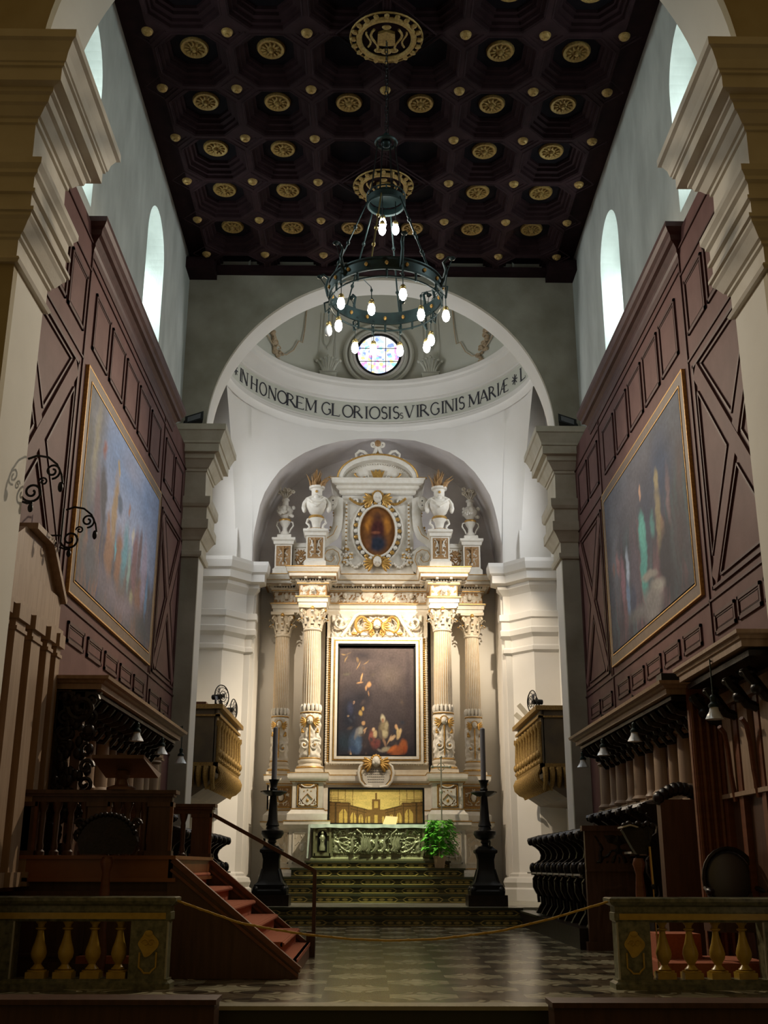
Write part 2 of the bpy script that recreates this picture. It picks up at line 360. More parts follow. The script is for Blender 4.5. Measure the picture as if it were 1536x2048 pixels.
# rosettes
def ro_mesh():
    m = MB(); m.lathe([(.001,-.10),(.03,-.10),(.05,-.07),(.05,-.04),(.11,-.02),(.17,-.03),(.2,-.05),(.23,-.05),(.25,-.02),(.25,0)], seg=24)
    for i in range(12):
        a = 2*PI*i/12; m.ell((.13*cos(a),.13*sin(a),-.045),(.055,.022,.025),6,4,Matrix.Rotation(a,3,'Z'))
    return m
ORD = ['first','second','third','fourth','fifth','sixth','seventh']
proto = None
for k in range(-1,5):
    for i in range(6):
        if k in (-1,0,2,3) and i in (2,3): continue
        x = (i-2.5)*1.333; y = 15.685+1.4*k; side = 'left' if i < 3 else 'right'
        lab = 'large gilded rosette, %s from the %s wall, %s row from the arch' % (ORD[i if i<3 else 5-i], side, ORD[4-k])
        if proto is None:
            proto = ro_mesh().build('ceiling_rosette', M['gilt'], smooth=True); proto.location = (x,y,ZT); tag(proto, lab, 'ceiling rosette', 'gilded rosettes in the octagonal coffers')
        else:
            o = proto.copy(); COL.objects.link(o); o.location = (x,y,ZT); o['label'] = lab
proto = None
for k in range(0,6):
    for i in range(7):
        if i == 3 and k != 1: continue
        x = (i-3)*1.333; y = 14.985+1.4*k; side = 'left' if i < 3 else 'right'
        lab = ('small gilded boss, %s from the %s wall, %s row from the arch' % (ORD[i if i<3 else 6-i], side, ORD[5-k])) if i != 3 else 'small gilded boss in the middle of the ceiling behind the chandelier chain'
        if proto is None:
            proto = MB().lathe([(.001,-.09),(.03,-.085),(.04,-.06),(.075,-.05),(.09,-.03),(.1,0)], seg=16).build('ceiling_boss', M['gilt'], smooth=True)
            proto.location = (x,y,ZC); tag(proto, lab, 'ceiling boss', 'small gilded bosses between the coffers')
        else:
            o = proto.copy(); COL.objects.link(o); o.location = (x,y,ZC); o['label'] = lab
for y, w in ((14.985,'near'), (19.2,'far')):
    t = thing('ceiling_medallion', 'large gilded coat of arms medallion on the ceiling, %s' % ('where the chandelier chain hangs' if w=='near' else 'behind the chandelier crown'), 'ceiling medallion', (0,y,14.4), 'gilded coat of arms medallions on the ceiling')
    m = MB()
    m.tube([(.46*cos(2*PI*i/32), y+.46*sin(2*PI*i/32), 14.33) for i in range(33)], .05, 6)
    for i in range(20):
        a = 2*PI*i/20; m.ell((.55*cos(a), y+.52*sin(a), 14.33),(.07,.05,.04),6,4,Matrix.Rotation(a,3,'Z'))
    m.tube([(.60*cos(2*PI*i/32), y+.58*sin(2*PI*i/32), 14.36) for i in range(33)], .02, 5)
    m.build('frame', M['gilt'], t, True)
    MB().lathe([(.001,-.06),(.45,-.02),(.45,.0)], (0,y,14.4), 24).build('field', M['ceil'], t)
    m = MB(); m.prism([(-.14,y-.16),(0,y-.22),(.14,y-.16),(.15,y+.1),(.0,y+.12),(-.15,y+.1)], 2, 14.29, 14.35)
    for sx in (-1,1):
        m.tube([(sx*(.2+.06*sin(q*.8)), y-.25+q*.07, 14.31) for q in range(8)], .022, 5)
        m.tube([(sx*(.30+.04*sin(q*.9+1)), y-.2+q*.06, 14.31) for q in range(7)], .018, 5)
        m.ell((sx*.13, y+.24, 14.31), (.08,.05,.03))
    m.ell((0,y+.26,14.31),(.1,.07,.04)); m.ell((0,y-.3,14.31),(.08,.05,.03)); m.build('shield', M['gilt'], t, True)
    m = MB()
    for q in (.72,.84,.95):
        m.tube([(q,y,14.44),(0,y+q,14.44),(-q,y,14.44),(0,y-q,14.44),(q,y,14.44)], .022, 4)
    m.build('diamond_moulding', M['ceil'], t)

# ------------------------------------------------------------------ apse
arch_wall('wall_apse_left', M['apse'], 0, -5.0, -4.75, 23.85, 31.2, .35, 18, [(26.2,1.4,9.6,10.6,1.4)], 20)
arch_wall('wall_apse_right', M['apse'], 0, 4.75, 5.0, 23.85, 31.2, .35, 18, [(26.2,1.4,9.6,10.6,1.4)], 20)
for sx in (-1,1):
    k += 1; struct(MB().prism([(24.7,9.5),(27.7,9.5),(27.7,12.1),(24.7,12.1)], 0, sx*5.02, sx*5.06).build('window_%d' % (5 if sx<0 else 6), M['sky']))
    ld = bpy.data.lights.new('window_light','AREA'); ld.shape='RECTANGLE'; ld.size=2.4; ld.size_y=2.2; ld.energy=170; ld.color=(.93,.95,1)
    lo = bpy.data.objects.new('window_light', ld); COL.objects.link(lo); lo.location=(sx*4.9,26.2,10.8); lo.rotation_euler=(0,sx*PI/2,0)
# lower pilastered wall, one on each side
def lower(sx):
    pth = [(-4.8,28.5),(-4.1,28.5),(-3.6,29.1),(-3.44,29.1),(-3.44,29.25)]
    pf = [(0,6.55),(.08,6.6),(.08,6.7),(.03,6.75),(.03,6.95),(.14,7.05),(.16,7.18),(.12,7.22),(.12,7.42),(.17,7.46),(.17,7.62),(.05,7.66),(.05,8.16),(.1,8.22),(.2,8.32),(.2,8.42),(.36,8.46),(.36,8.66),(.42,8.72),(.46,8.9),(.46,9.0),(0,9.02)]
    pb = [(.0,.35),(.26,.35),(.26,.62),(.2,.66),(.24,.78),(.2,.88),(.08,.92),(.08,.98),(0,1.02)]
    P = pth if sx < 0 else [(-x,y) for x,y in reversed(pth)]
    B = MB(); B.prism([(x*1.0,y) for x,y in (P+[(P[-1][0],31),(P[0][0],31)] if sx<0 else P+[(4.8,31),(3.44,31)])], 2, .35, 9.0) 
    struct(B.build('wall_apse_%s' % ('left' if sx<0 else 'right'), M['apse']))
    global n
    n += 1; struct(MB().sweep(P, pf).build('trim_%d' % n, M['apse']))
    n += 1; struct(MB().sweep(P, pb).build('trim_%d' % n, M['apse']))
lower(-1); lower(1)
OUT = [(-3.49,9.0),(-3.49,9.62),(-3.46,9.96),(-3.39,10.3),(-3.3,10.7),(-3.17,11.04),(-2.99,11.35),(-2.76,11.68),(-2.43,12.0),(-2.09,12.26),(-1.61,12.53),(-1.11,12.72),(-.57,12.83),(-.04,12.87),(.5,12.84),(1.03,12.76),(1.52,12.56),(2.01,12.3),(2.38,12.01),(2.69,11.66),(2.92,11.32),(3.1,11.01),(3.22,10.66),(3.31,10.31),(3.38,9.94),(3.44,9.62),(3.44,9.0)]
def YS(x, z):
    t = min(1, max(0, (z-9.4)/3.75)); cy = 25.3+math.sqrt(max(0,16-x*x)); return 29.2+(cy-29.2)*t**1.6
B = MB(); NV = 14
cols = [(-3.97,9.0),(-3.85,9.0),(-3.7,9.0),(-3.6,9.0)]+OUT+[(3.55,9.0),(3.7,9.0),(3.85,9.0),(3.97,9.0)]
vs = [(x, YS(x, zz), zz) for x, z in cols for zz in [z+(13.15-z)*j/NV for j in range(NV+1)]]
B.add(vs, [(i*(NV+1)+j, (i+1)*(NV+1)+j, (i+1)*(NV+1)+j+1, i*(NV+1)+j+1) for i in range(len(cols)-1) for j in range(NV)])
for x in (-3.97,3.97):
    zs = [9+(13.15-9)*j/NV for j in range(NV+1)]
    B.add([(x,YS(x,z),z) for z in zs]+[(x*1.02,31,z) for z in zs], [(j,j+1,NV+2+j,NV+1+j) for j in range(NV)])
struct(B.build('wall_apse_back', M['apse'], smooth=True))
# niche behind the altarpiece
B = MB(); B.box(-3.46,3.46,30.6,30.74,.35,8.75); B.box(-3.50,-3.34,29.2,30.7,.35,8.75); B.box(3.34,3.50,29.2,30.7,.35,8.75); struct(B.build('wall_niche', M['apse']))
B = MB(); O2 = [(x, YS(x,z), z) for x,z in OUT]; m_ = len(O2)
O2 = [(-3.44,29.15,.35)]+O2+[(3.44,29.15,.35)]; m_ = len(O2)
B.add(O2+[(x*.985,30.75,z) for x,y,z in O2], [(i,i+1,m_+i+1,m_+i) for i in range(m_-1)])
B.add([(x*.985,30.75,z) for x,y,z in O2], [tuple(range(m_))])
struct(B.build('wall_niche', M['smoke'], smooth=True))
B = MB(); B.box(-5,-3.9,29.0,31,9,18); B.box(3.9,5,29.0,31,9,18); struct(B.build('wall_apse_corner', M['apse']))
# ring band, cornice, drum and dome
def revolve(prof, name, m, a=105, seg=96, parent=None):
    B = MB(); A0 = math.radians(90-a); A1 = math.radians(90+a)
    B.lathe(prof, (0,25.3,0), seg, A0, A1); return B.build(name, m, parent, True)
n += 1; rb = struct(revolve([(4.02,13.0),(3.97,13.14),(3.93,13.18),(3.93,13.28),(3.97,13.31),(3.97,13.36),(4.0,13.37)], 'trim_%d' % n, M['apse']))
n += 1; struct(revolve([(4.0,13.37),(4.0,13.96)], 'trim_%d' % n, M['dome']))
n += 1; struct(revolve([(4.0,13.96),(3.95,13.98),(3.95,14.04),(3.9,14.07),(3.86,14.16),(3.68,14.28),(3.66,14.36),(3.6,14.4),(3.58,14.5),(4.1,14.52)], 'trim_%d' % n, M['apse']))
struct(revolve([(4.02,14.5),(4.0,15.6),(3.9,16.6),(3.55,17.6),(2.8,18.5),(1.5,19.1),(.01,19.3)], 'wall_dome', M['dome'], 130))
struct(MB().box(-5.2,5.2,23.85,31.2,19.3,19.5).build('ceiling', M['plaster']))
struct(MB().box(-5.2,5.2,31.0,31.2,0,19.4).build('wall_east', M['plaster']))
struct(MB().box(-5.3,5.3,23.0,24.0,15.2,19.4).build('wall_drum_front', M['plaster']))
# round window
yb = 25.3+4.0
w = MB().lathe([(.001,0),(.62,0)], (0,0,0), 40); w.v = [(x-.02, yb-.12, y+15.45) for x,y,z in w.v]
wo = struct(w.build('window_7', M['rose']))
for r, t, dy, mm in ((.64,.035,-.15,M['iron']),(.82,.06,-.13,M['dome']),(.98,.07,-.1,M['dome']),(.72,.05,-.12,M['apse'])):
    MB().tube([(-.02+r*cos(2*PI*i/48), yb+dy+abs(cos(2*PI*i/48))*-.09*r, 15.45+r*sin(2*PI*i/48)) for i in range(49)], t, 8).build('frame_ring', mm, wo, True)
B = MB()
for q in (-.21,.21):
    h = math.sqrt(.62**2-q*q); B.box(-.02+q-.008,-.02+q+.008,yb-.15,yb-.13,15.45-h,15.45+h); B.box(-.02-h,-.02+h,yb-.15,yb-.13,15.45+q-.008,15.45+q+.008)
B.build('lead_bars', M['iron'], wo)
def on_drum(a, z, r=3.98): return (r*sin(math.radians(a)), 25.3+r*cos(math.radians(a)), z)
# acanthus corbels on the cornice
for i, a in enumerate((-22.5, 22.5)):
    cx, cy, cz = on_drum(a, 14.52, 3.86); t = thing('acanthus_ornament', 'stucco acanthus leaf ornament on a plinth, %s of the round window' % ('left','right')[i], 'stucco ornament', (cx,cy,cz), 'acanthus ornaments beside the round window')
    MB().box(cx-.24,cx+.24,cy-.1,cy+.12,cz,cz+.2).build('plinth', M['dome'], t)
    B = MB()
    for q in range(7):
        e = (q-3)/3; B.tube([(cx+e*.14*(1+s_*.7)+e*.1*s_*s_, cy-.06-.05*sin(PI*s_), cz+.2+s_*(.52-.15*abs(e))) for s_ in [j/6 for j in range(7)]], lambda t_: .045*(1-.5*t_), 5, .6)
        B.ell((cx+e*.34, cy-.06, cz+.7-.15*abs(e)), (.05,.04,.05))
    B.box(cx-.26,cx+.26,cy-.1,cy+.08,cz+.19,cz+.23)
    B.build('leaves', M['dome'], t, True)
# panel lines and rocaille sprays on the dome
for i, sg in enumerate((-1,1)):
    t = thing('rocaille_swag', 'brown stucco rocaille spray with thin curved moulding on the dome, %s side' % ('left','right')[i], 'stucco ornament', on_drum(sg*45,15.2), 'rocaille sprays on the dome')
    ln = [(sg*33,17.5),(sg*33.5,16.4),(sg*34.2,15.95),(sg*36,15.97),(sg*38.5,15.62),(sg*42,15.4),(sg*45.5,15.36),(sg*49,15.5),(sg*53,15.75),(sg*58,16.1),(sg*60,16.4)]
    MB().tube([on_drum(a,z-.42,3.95-max(0,z-16.)*.08) for a,z in ln], .018, 5).build('moulding', M['ochre'], t)
    B = MB(); rnd = random.Random(5+i)
    for q in range(34):
        u_ = rnd.random(); a = sg*(46+u_*5+rnd.gauss(0,.9)); z = 14.80+u_*.85+rnd.gauss(0,.07); p = on_drum(a,z,3.92-(z-15.6)*.06); s_ = .03+.05*rnd.random()
        B.ell(p, (s_,.03,s_*1.1), 7, 5)
    for q in range(5):
        c0 = sg*(45+q*1.6); B.tube([on_drum(c0+sg*1.6*(1-j/9)*cos(j*.7), 14.9+q*.16+.1*(1-j/9)*sin(j*.7),3.9) for j in range(9)], .018, 5)
    B.build('spray', M['ochre'], t, True)
B = MB()
for sg in (-1,1):
    for a in (19,26): B.tube([on_drum(sg*a, z, 3.97-max(0,z-15.6)*.08) for z in (14.7,15.2,15.8,16.4,17)], .009, 4)
    for a0,a1 in ((20.6,24.4),):
        B.tube([on_drum(sg*a, z, 3.95-max(0,z-15.6)*.08) for a,z in ((a0,16.8),(a0,15.8),(a0+.4,15.7),(22.5,15.5),(a1-.4,15.7),(a1,15.8),(a1,16.8))], .014, 4)
n += 1; struct(B.build('trim_%d' % n, M['dome']))
# painted inscription
def letters():
    T, t = .13, .05   # thick and thin strokes
    def arc(cx, cz, rx, rz, a0, a1, k=12): return [(cx+rx*cos(math.radians(a0+(a1-a0)*i/k)), cz+rz*sin(math.radians(a0+(a1-a0)*i/k))) for i in range(k+1)]
    sf = lambda x, z: ([(x-.13,z),(x+.13,z)], .03)
    I = lambda x, w: [([(x,0),(x,1)], w), sf(x,0), sf(x,1)]
    D = {'I': (I(0,T), .2), 'N': (I(0,t)+[([(0,1),(.7,0)],T)]+[([(.7,0),(.7,1)],t), sf(.7,1)], .75),
     'H': (I(0,T)+I(.65,T)+[([(0,.5),(.65,.5)],t)], .75), 'O': ([(arc(.42,.5,.4,.5,0,360,24),.09)], .84),
     'R': (I(0,T)+[(arc(0,.74,.45,.26,90,-90),.08),([(.25,.48),(.7,0)],T)], .72), 'E': (I(0,T)+[([(0,1),(.5,1),(.5,.9)],t),([(0,.5),(.42,.5)],t),([(0,0),(.55,0),(.55,.12)],t)], .6),
     'M': (I(0,t)+[([(0,1),(.42,.1)],T),([(.42,.1),(.84,1)],t)]+I(.88,T), .95), 'G': ([(arc(.45,.5,.43,.5,45,320,20),.09),([(.8,.15),(.8,.45),(.62,.45)],T)], .85),
     'L': (I(0,T)+[([(0,0),(.55,0),(.57,.14)],t)], .6), 'S': ([(arc(.25,.75,.22,.25,30,250)+arc(.25,.26,.24,.26,80,-150),.1)], .5),
     'V': ([([(0,1),(.38,0)],T),([(.38,0),(.74,1)],t),sf(0,1),sf(.74,1)], .75), 'A': ([([(0,0),(.38,1)],t),([(.38,1),(.78,0)],T),([(.15,.35),(.6,.35)],t),sf(0,0),sf(.78,0)], .8),
     'Q': ([([(0,0),(.5,1)],t),([(.5,1),(.5,0)],T),([(.2,.35),(.5,.35)],t),([(.5,1),(1,1),(1,.9)],t),([(.5,.5),(.9,.5)],t),([(.5,0),(1.02,0),(1.02,.12)],t)], 1.0),
     '*': ([([(.5-.42*cos(a),.5-.42*sin(a)),(.5+.42*cos(a),.5+.42*sin(a))],.07) for a in (0,PI/4,PI/2,3*PI/4)], 1.0)}
    return D
LT = letters()
TX = [('*',-73.1,4.7),('I',-68.6,.8),('N',-65.4,4.1),('H',-58.7,3.9),('O',-53.4,4.2),('N',-48.1,3.8),('O',-42.9,4.9),('R',-38.2,4.1),('E',-33.9,3.4),('M',-29.0,4.6),('G',-22.3,3.9),('L',-17.9,3.2),('O',-13.1,4.4),('R',-8.5,3.4),('I',-5.2,.8),('O',-1.8,4.4),('S',2.2,2.3),('I',4.5,.8),('S',7.1,2.4),('s',9.4,1.2),('V',12.7,3.5),('I',16.2,.8),('R',19.3,3.5),('G',23.7,3.8),('I',27.1,.8),('N',30.2,3.5),('I',33.3,.8),('S',35.8,2.4),('M',42.0,4.9),('A',46.9,4.2),('R',51.7,3.6),('I',54.9,.8),('Q',58.4,5),('*',65.7,4.7),('L',72.5,4.0)]
ins = thing('inscription', 'black painted Latin inscription running round the cream ring band above the apse', 'inscription', on_drum(0,13.4))
def stroke2d(pts, w):
    out = []; P = [Vector(p) for p in pts]; 
    for i in range(len(P)):
        d = (P[min(i+1,len(P)-1)]-P[max(i-1,0)]).normalized(); nn = Vector((-d.y,d.x)); 
        s_ = 1.0 if 0 < i < len(P)-1 and len(P) < 5 else 1
        out.append((P[i]+nn*w/2, P[i]-nn*w/2))
    return out
for ch, a, wd in TX:
    B = MB(); G_, gw = LT[ch.upper() if ch != '*' else '*']; H_ = .37 if ch != 's' else .17; z0 = 13.475 if ch != 's' else 13.47
    for pts, w in G_:
        if w >= .07: 
            if len(pts) == 2:  # subdivide
                pass
        st = stroke2d(pts, w)
        vs = []
        for r_ in (3.985, 3.997):
            for p, q in st:
                for e in (p, q):
                    sc_ = wd if ch not in 'Ii' else 3.6*.2/.2*1.0
                    ang = a+(e.x/gw-.5)*wd if ch != 'I' else a+e.x*4.6
                    vs.append(on_drum(ang, z0+e.y*H_, r_))
        m2 = len(st)*2; fs = [(2*i,2*i+1,2*i+3,2*i+2) for i in range(len(st)-1)]+[(m2+2*i+2,m2+2*i+3,m2+2*i+1,m2+2*i) for i in range(len(st)-1)]
        B.add(vs, fs)
    B.build('letter', M['letter'], ins)

# ================================================================== ALTARPIECE
def spiral(c, r0, r1, a0, turns, k=28, sx=1, y=None):
    out = []
    for i in range(k+1):
        t = i/k; a = math.radians(a0)+turns*2*PI*t; r = r0+(r1-r0)*t
        out.append((c[0]+sx*r*cos(a), c[1], c[2]+r*sin(a)))
    return out
def relief(x0, x1, z0, z1, y, depth, seed, fr=5, nx=40, sym=True, ax=1, sgn=-1):
    """carved foliage: ridged noise, mirrored about the middle; ax=1 faces -Y"""
    B = MB(); w = x1-x0; h = z1-z0; nz = max(6, int(nx*h/abs(w)))
    nz = min(nz, 90)
    def fn(u, v):
        x = x0+w*u; z = z0+h*v; q = abs(u-.5)*abs(w) if sym else u*abs(w)
        p = Vector((q*fr+seed, (v*h)*fr, seed*1.7)); d = noise.noise_vector(p*.6)*.8
        a = 1-abs(noise.noise(p+d)*2.2); b_ = noise.noise(p*2.3+d)*.35
        e = min(u, 1-u)*abs(w)/(.04); e2 = min(v, 1-v)*h/.04; m_ = max(0, min(1, e, e2))
        t = max(-.2, min(1, a*a+b_))*m_
        Y = y+sgn*depth*(t-.32)
        return (x, Y, z) if ax == 1 else (Y, x, z)
    return B.grid(fn, nx, nz)
def cherub(W, G, x, y, z, s):
    W.ell((x,y-.03*s,z),(.085*s,.08*s,.11*s),12,8); W.ell((x,y-.115*s,z-.015*s),(.018*s,.02*s,.025*s),6,4)
    for sx in (-1,1):
        W.ell((x+sx*.05*s,y-.08*s,z-.03*s),(.03*s,.03*s,.03*s),6,4)
        for q in range(5):
            a = math.radians(35-q*24); G.ell((x+sx*(.09+.09*cos(a))*s, y-.02*s, z+(-.03+.10*sin(a))*s),(.105*s,.03*s,.032*s),8,5,Matrix.Rotation(-sx*a,3,'Y'))
    for q in range(7):
        a = PI*q/6; G.ell((x+.09*s*cos(a),y,z+.03*s+.09*s*sin(a)),(.035*s,.04*s,.035*s),6,4)
R = thing('altarpiece', 'tall white and gold baroque marble altarpiece with paired fluted columns in the apse niche', 'altarpiece', (0,29.3,.35))
YI, YO, YC = 28.85, 29.68, 29.68
def rpath(xo, xo2, xi, xi2, yi=YI, yo=YO, yc=YC):
    l = [(-xo,30.6),(-xo,yo),(-xo2,yo),(-xo2,yi),(-xi2,yi),(-xi2,yc)] if abs(xo2-xi) < .01 else [(-xo,30.6),(-xo,yo),(-xi,yo),(-xi,yi),(-xi2,yi),(-xi2,yc)]
    return l+[(-x,y) for x,y in reversed(l)]
def course(name, path, prof, mt):
    B = MB(); B.sweep(path, prof); z0 = prof[0][1]; z1 = prof[-1][1]
    o0, o1 = prof[0][0], prof[-1][0]
    B.add([(x,y,z1) for x,y in path], [tuple(range(len(path)))]); B.add([(x,y,z0) for x,y in path], [tuple(range(len(path)-1,-1,-1))])
    return B.build(name, mt, R)
PB = rpath(2.9,0,2.24,1.34)
course('base_tier', PB, [(.14,.35),(.14,.92),(.09,1.0),(.02,1.08),(0,1.12),(0,2.04),(.05,2.07),(.12,2.14),(.14,2.16),(.14,2.24),(0,2.26)], M['stucco'])
PM = rpath(2.86,0,2.18,1.40)
course('pedestal_tier', PM, [(.12,2.26),(.12,2.42),(.06,2.48),(.02,2.53),(0,2.56),(0,3.2),(.05,3.22),(.12,3.29),(.13,3.33),(.13,3.42),(0,3.44)], M['stucco'])
gb = MB()
for pth, zz, oo in ((PM,3.44,.13),(PM,3.22,.055),(PM,2.55,.02),(PB,2.25,.14),(PB,1.1,.02)):
    gb.sweep(pth, [(oo,zz-.012),(oo+.012,zz-.012),(oo+.012,zz+.012),(oo,zz+.012)])
# entablature
PE = rpath(2.92,0,2.16,1.40,28.95,29.8,29.8)
course('architrave', PE, [(0,7.86),(0,7.96),(.03,7.965),(.03,8.06),(.07,8.08),(.07,8.12),(0,8.13)], M['stucco'])
course('frieze', PE, [(-.01,8.13),(-.01,8.46)], M['brown_gold'])
course('cornice', PE, [(.0,8.44),(.04,8.46),(.06,8.52),(.10,8.54),(.10,8.60),(.24,8.62),(.26,8.64),(.26,8.72),(.30,8.74),(.34,8.84),(.34,8.88),(0,8.9)], M['stucco'])
for pth, zz, oo in ((PE,8.47,.045),(PE,8.61,.11),(PE,8.73,.27),(PE,8.10,.075),(PE,8.88,.345)):
    gb.sweep(pth, [(oo,zz-.01),(oo+.012,zz-.01),(oo+.012,zz+.01),(oo,zz+.01)])
# dentils and brackets under the cornice
db = MB(); bb = MB()
def along(pth, off, step, fn):
    for i in range(1, len(pth)-2):
        a = Vector(pth[i]); b_ = Vector(pth[i+1]); d = b_-a
        if d.length < .3 : continue
        d2 = d.normalized(); nn = Vector((d2.y,-d2.x)); kk = max(2, int(d.length/step))
        for j in range(kk):
            p = a+d*((j+.5)/kk)+nn*off; fn(p, d2, nn)
along(PE, .08, .07, lambda p, d, nn: db.box(p.x-.02-abs(nn.x)*.02,p.x+.02+abs(nn.x)*.02,p.y-.02,p.y+.03,8.54,8.585))
along(PE, .16, .26, lambda p, d, nn: MB().box(p.x-.035-abs(nn.x)*.05,p.x+.035+abs(nn.x)*.05,p.y-.08,p.y+.08,8.575,8.635).build('modillion', M['stucco'], R))
db.build('dentils', M['stucco'], R); 
sof = MB(); sof.sweep(PE, [(.11,8.612),(.25,8.614),(.25,8.618),(.11,8.616)]); sof.build('cornice_soffit', M['brown_gold'], R)
# frieze foliage
fb = MB(); fg = MB()
for (x0,x1,y,s_) in ((-1.4,1.4,29.8,1.0),(-2.13,-1.43,28.95,2.0),(1.43,2.13,28.95,2.0),(-2.9,-2.2,29.8,3.0),(2.2,2.9,29.8,3.0)):
    o = relief(x0,x1,8.15,8.44,y,.05,s_,8,70 if x1-x0>2 else 26); fb.add(o.v,o.f)
for x in (-1.78,1.78): cherub(fb, fg, x, 28.9, 8.3, .8)
for x in (-2.55,2.55): fb.ell((x,29.75,8.3),(.07,.05,.09))
for x in (-.93,0,.93): cherub(fb, fg, x, 29.76, 8.33, .75)
for x in (-1.18,-.46,.46,1.18):
    for q in range(9): fg.ell((x+(q-4)*.05, 29.74, 8.22+.0045*(q-4)**2),(.035,.04,.035),6,4)
fb.build('frieze_carving', M['stucco'], R, True)
# columns
def column(x, y, r, z0, z1):
    c = MB(); zb = z0+.1
    c.box(x-r*1.42,x+r*1.42,y-r*1.42,y+r*1.42,z0,zb)
    c.lathe([(r*1.36,zb),(r*1.42,zb+.05),(r*1.36,zb+.1),(r*1.2,zb+.11),(r*1.15,zb+.15),(r*1.22,zb+.17),(r*1.26,zb+.2),(r*1.22,zb+.24),(r*1.08,zb+.25),(r*1.04,zb+.28)], (x,y,0), 28)
    zc = z1-.62; zr = zb+1.45
    nf = 24
    c.lathe([(r*.97,zr+.2),(r*.985,zr+.6),(r*.96,zr+1.4),(r*.9,zc)], (x,y,0), nf*4, rad=lambda a,z: 1-.055*abs(sin(a*nf/2))**.6*1.0)
    co = c.build('column', M['stucco_warm'], R, True)
    # lower drum with carving
    d = MB(); seg = 72; nz = 44
    d.v = []; 
    for j in range(nz+1):
        for i in range(seg):
            a = 2*PI*i/seg; z = zb+.28+(zr-zb-.28)*j/nz; aa = abs(((a*2/PI)%2)-1)
            p = Vector((aa*2.2+x, z*5.2, 3.3)); w_ = noise.noise_vector(p*.7)*.8
            h = 1-abs(noise.noise(p+w_)*2.4); h = max(-.3,min(1,h))
            rr = r*(1.0+.17*h*min(1,j/2,(nz-j)/2)); d.v.append((x+rr*cos(a), y+rr*sin(a), z))
    d.f = [(j*seg+i, j*seg+(i+1)%seg, (j+1)*seg+(i+1)%seg, (j+1)*seg+i) for j in range(nz) for i in range(seg)]
    g = MB(); W2 = MB()
    cherub(W2, g, x, y-r*1.16, zr-.2, .95 if abs(x)<2.2 else .8)
    for sx in (-1,1):
        W2.tube(spiral((x+sx*r*.55,y-r*1.1,zb+.62), .13, .02, 90, 1.2, 18, sx), .028, 5)
        g.ell((x+sx*r*.55,y-r*1.15,zb+.62),(.03,.03,.03)); g.ell((x+sx*r*.8,y-r*.95,zr-.45),(.03,.03,.06)); g.ell((x+sx*r*.75,y-r*1.0,zb+.95),(.05,.03,.03))
    g.tube([(x,y-r*1.2,zb+.35+q*.1) for q in range(9)], lambda t: .012+.012*abs(sin(t*12)), 5)
    for zz in (zr, zb+.27): g.lathe([(r*1.1,zz),(r*1.14,zz+.015),(r*1.1,zz+.03)], (x,y,0), 28)
    g.lathe([(r*1.38,zb+.02),(r*1.435,zb+.05),(r*1.38,zb+.08)], (x,y,0), 28)
    # gilded arrises between the flutes
    for i in range(nf):
        a = 2*PI*(i+.5)/nf
        if sin(a) > .25: continue
        g.tube([(x+q*cos(a),y+q*sin(a),z) for q,z in ((r*.93,zr+.25),(r*.945,zr+.7),(r*.92,zr+1.5),(r*.86,zc))], .006, 3)
    do = d.build('carved_drum', M['stucco'], co, True)
    W2.build('drum_ornament', M['stucco'], co, True); 
    # ring of leaves at the foot of the shaft
    lf = MB(); lf.lathe([(r*1.06,zr),(r*1.1,zr+.03),(r*1.04,zr+.05)], (x,y,0), 28)
    for i in range(14):
        a = 2*PI*i/14; lf.ell((x+r*1.0*cos(a),y+r*1.0*sin(a),zr+.14),(.045,.045,.11),8,6)
    lf.build('shaft_leaves', M['stucco'], co, True)
    # corinthian capital
    k_ = MB(); s_ = r/.25
    k_.lathe([(r*.98,zc-.05),(r*1.04,zc-.02),(r*.98,zc+.01),(r*.9,zc+.03),(r*.92,zc+.3),(r*1.15,zc+.5),(r*1.2,zc+.54)], (x,y,0), 24)
    for row,(zz,hh,rr_) in enumerate(((zc+.02,.26,.98),(zc+.12,.34,1.05))):
        for i in range(8):
            a = 2*PI*(i+.5*row)/8+PI/8
            pts = [(x+(r*rr_+bend)*cos(a), y+(r*rr_+bend)*sin(a), zz+hh*q) for q,bend in ((0,-.01),(.35,.01),(.7,.04),(.95,.10),(.98,.15),(.86,.17))]
            k_.tube(pts, lambda t: .062*s_*(1-.45*t), 6, .45)
    gk = MB()
    for i in range(4):
        a = PI/4+PI/2*i; e = Vector((cos(a),sin(a),0)); c0 = Vector((x,y,zc+.43))+e*r*1.18
        pts = [tuple(c0+e*(.10*s_*(1-q/14)*cos(q*.75)+.05)+Vector((0,0,.1*s_*(1-q/14)*sin(q*.75)))) for q in range(13)]
        k_.tube(pts, .028, 5)
    for i in range(4):
        a = -PI/2+PI/2*i; gk.ell((x+r*1.28*cos(a),y+r*1.28*sin(a),zc+.53),(.055,.055,.06)); k_.tube([(x+r*1.1*cos(a),y+r*1.1*sin(a),zc+.3),(x+r*1.25*cos(a),y+r*1.25*sin(a),zc+.48)], .03, 5)
    ab = r*1.5; k_.prism([(x-ab,y-ab),(x-ab*.4,y-ab*.86),(x+ab*.4,y-ab*.86),(x+ab,y-ab),(x+ab*.86,y-ab*.4),(x+ab*.86,y+ab*.4),(x+ab,y+ab),(x-ab,y+ab),(x-ab*.86,y+ab*.4),(x-ab*.86,y-ab*.4)], 2, zc+.54, zc+.62)
    k_.build('capital', M['stucco_warm'], co, True)
    for i in range(8): 
        a = 2*PI*i/8; gk.ell((x+(r*1.02+.15)*cos(a),y+(r*1.02+.15)*sin(a),zc+.26),(.03,.03,.02),6,4)
    gg = MB(); gg.add(g.v,g.f); gg.add(gk.v,gk.f); gg.build('gilding', M['gold'], co, True)
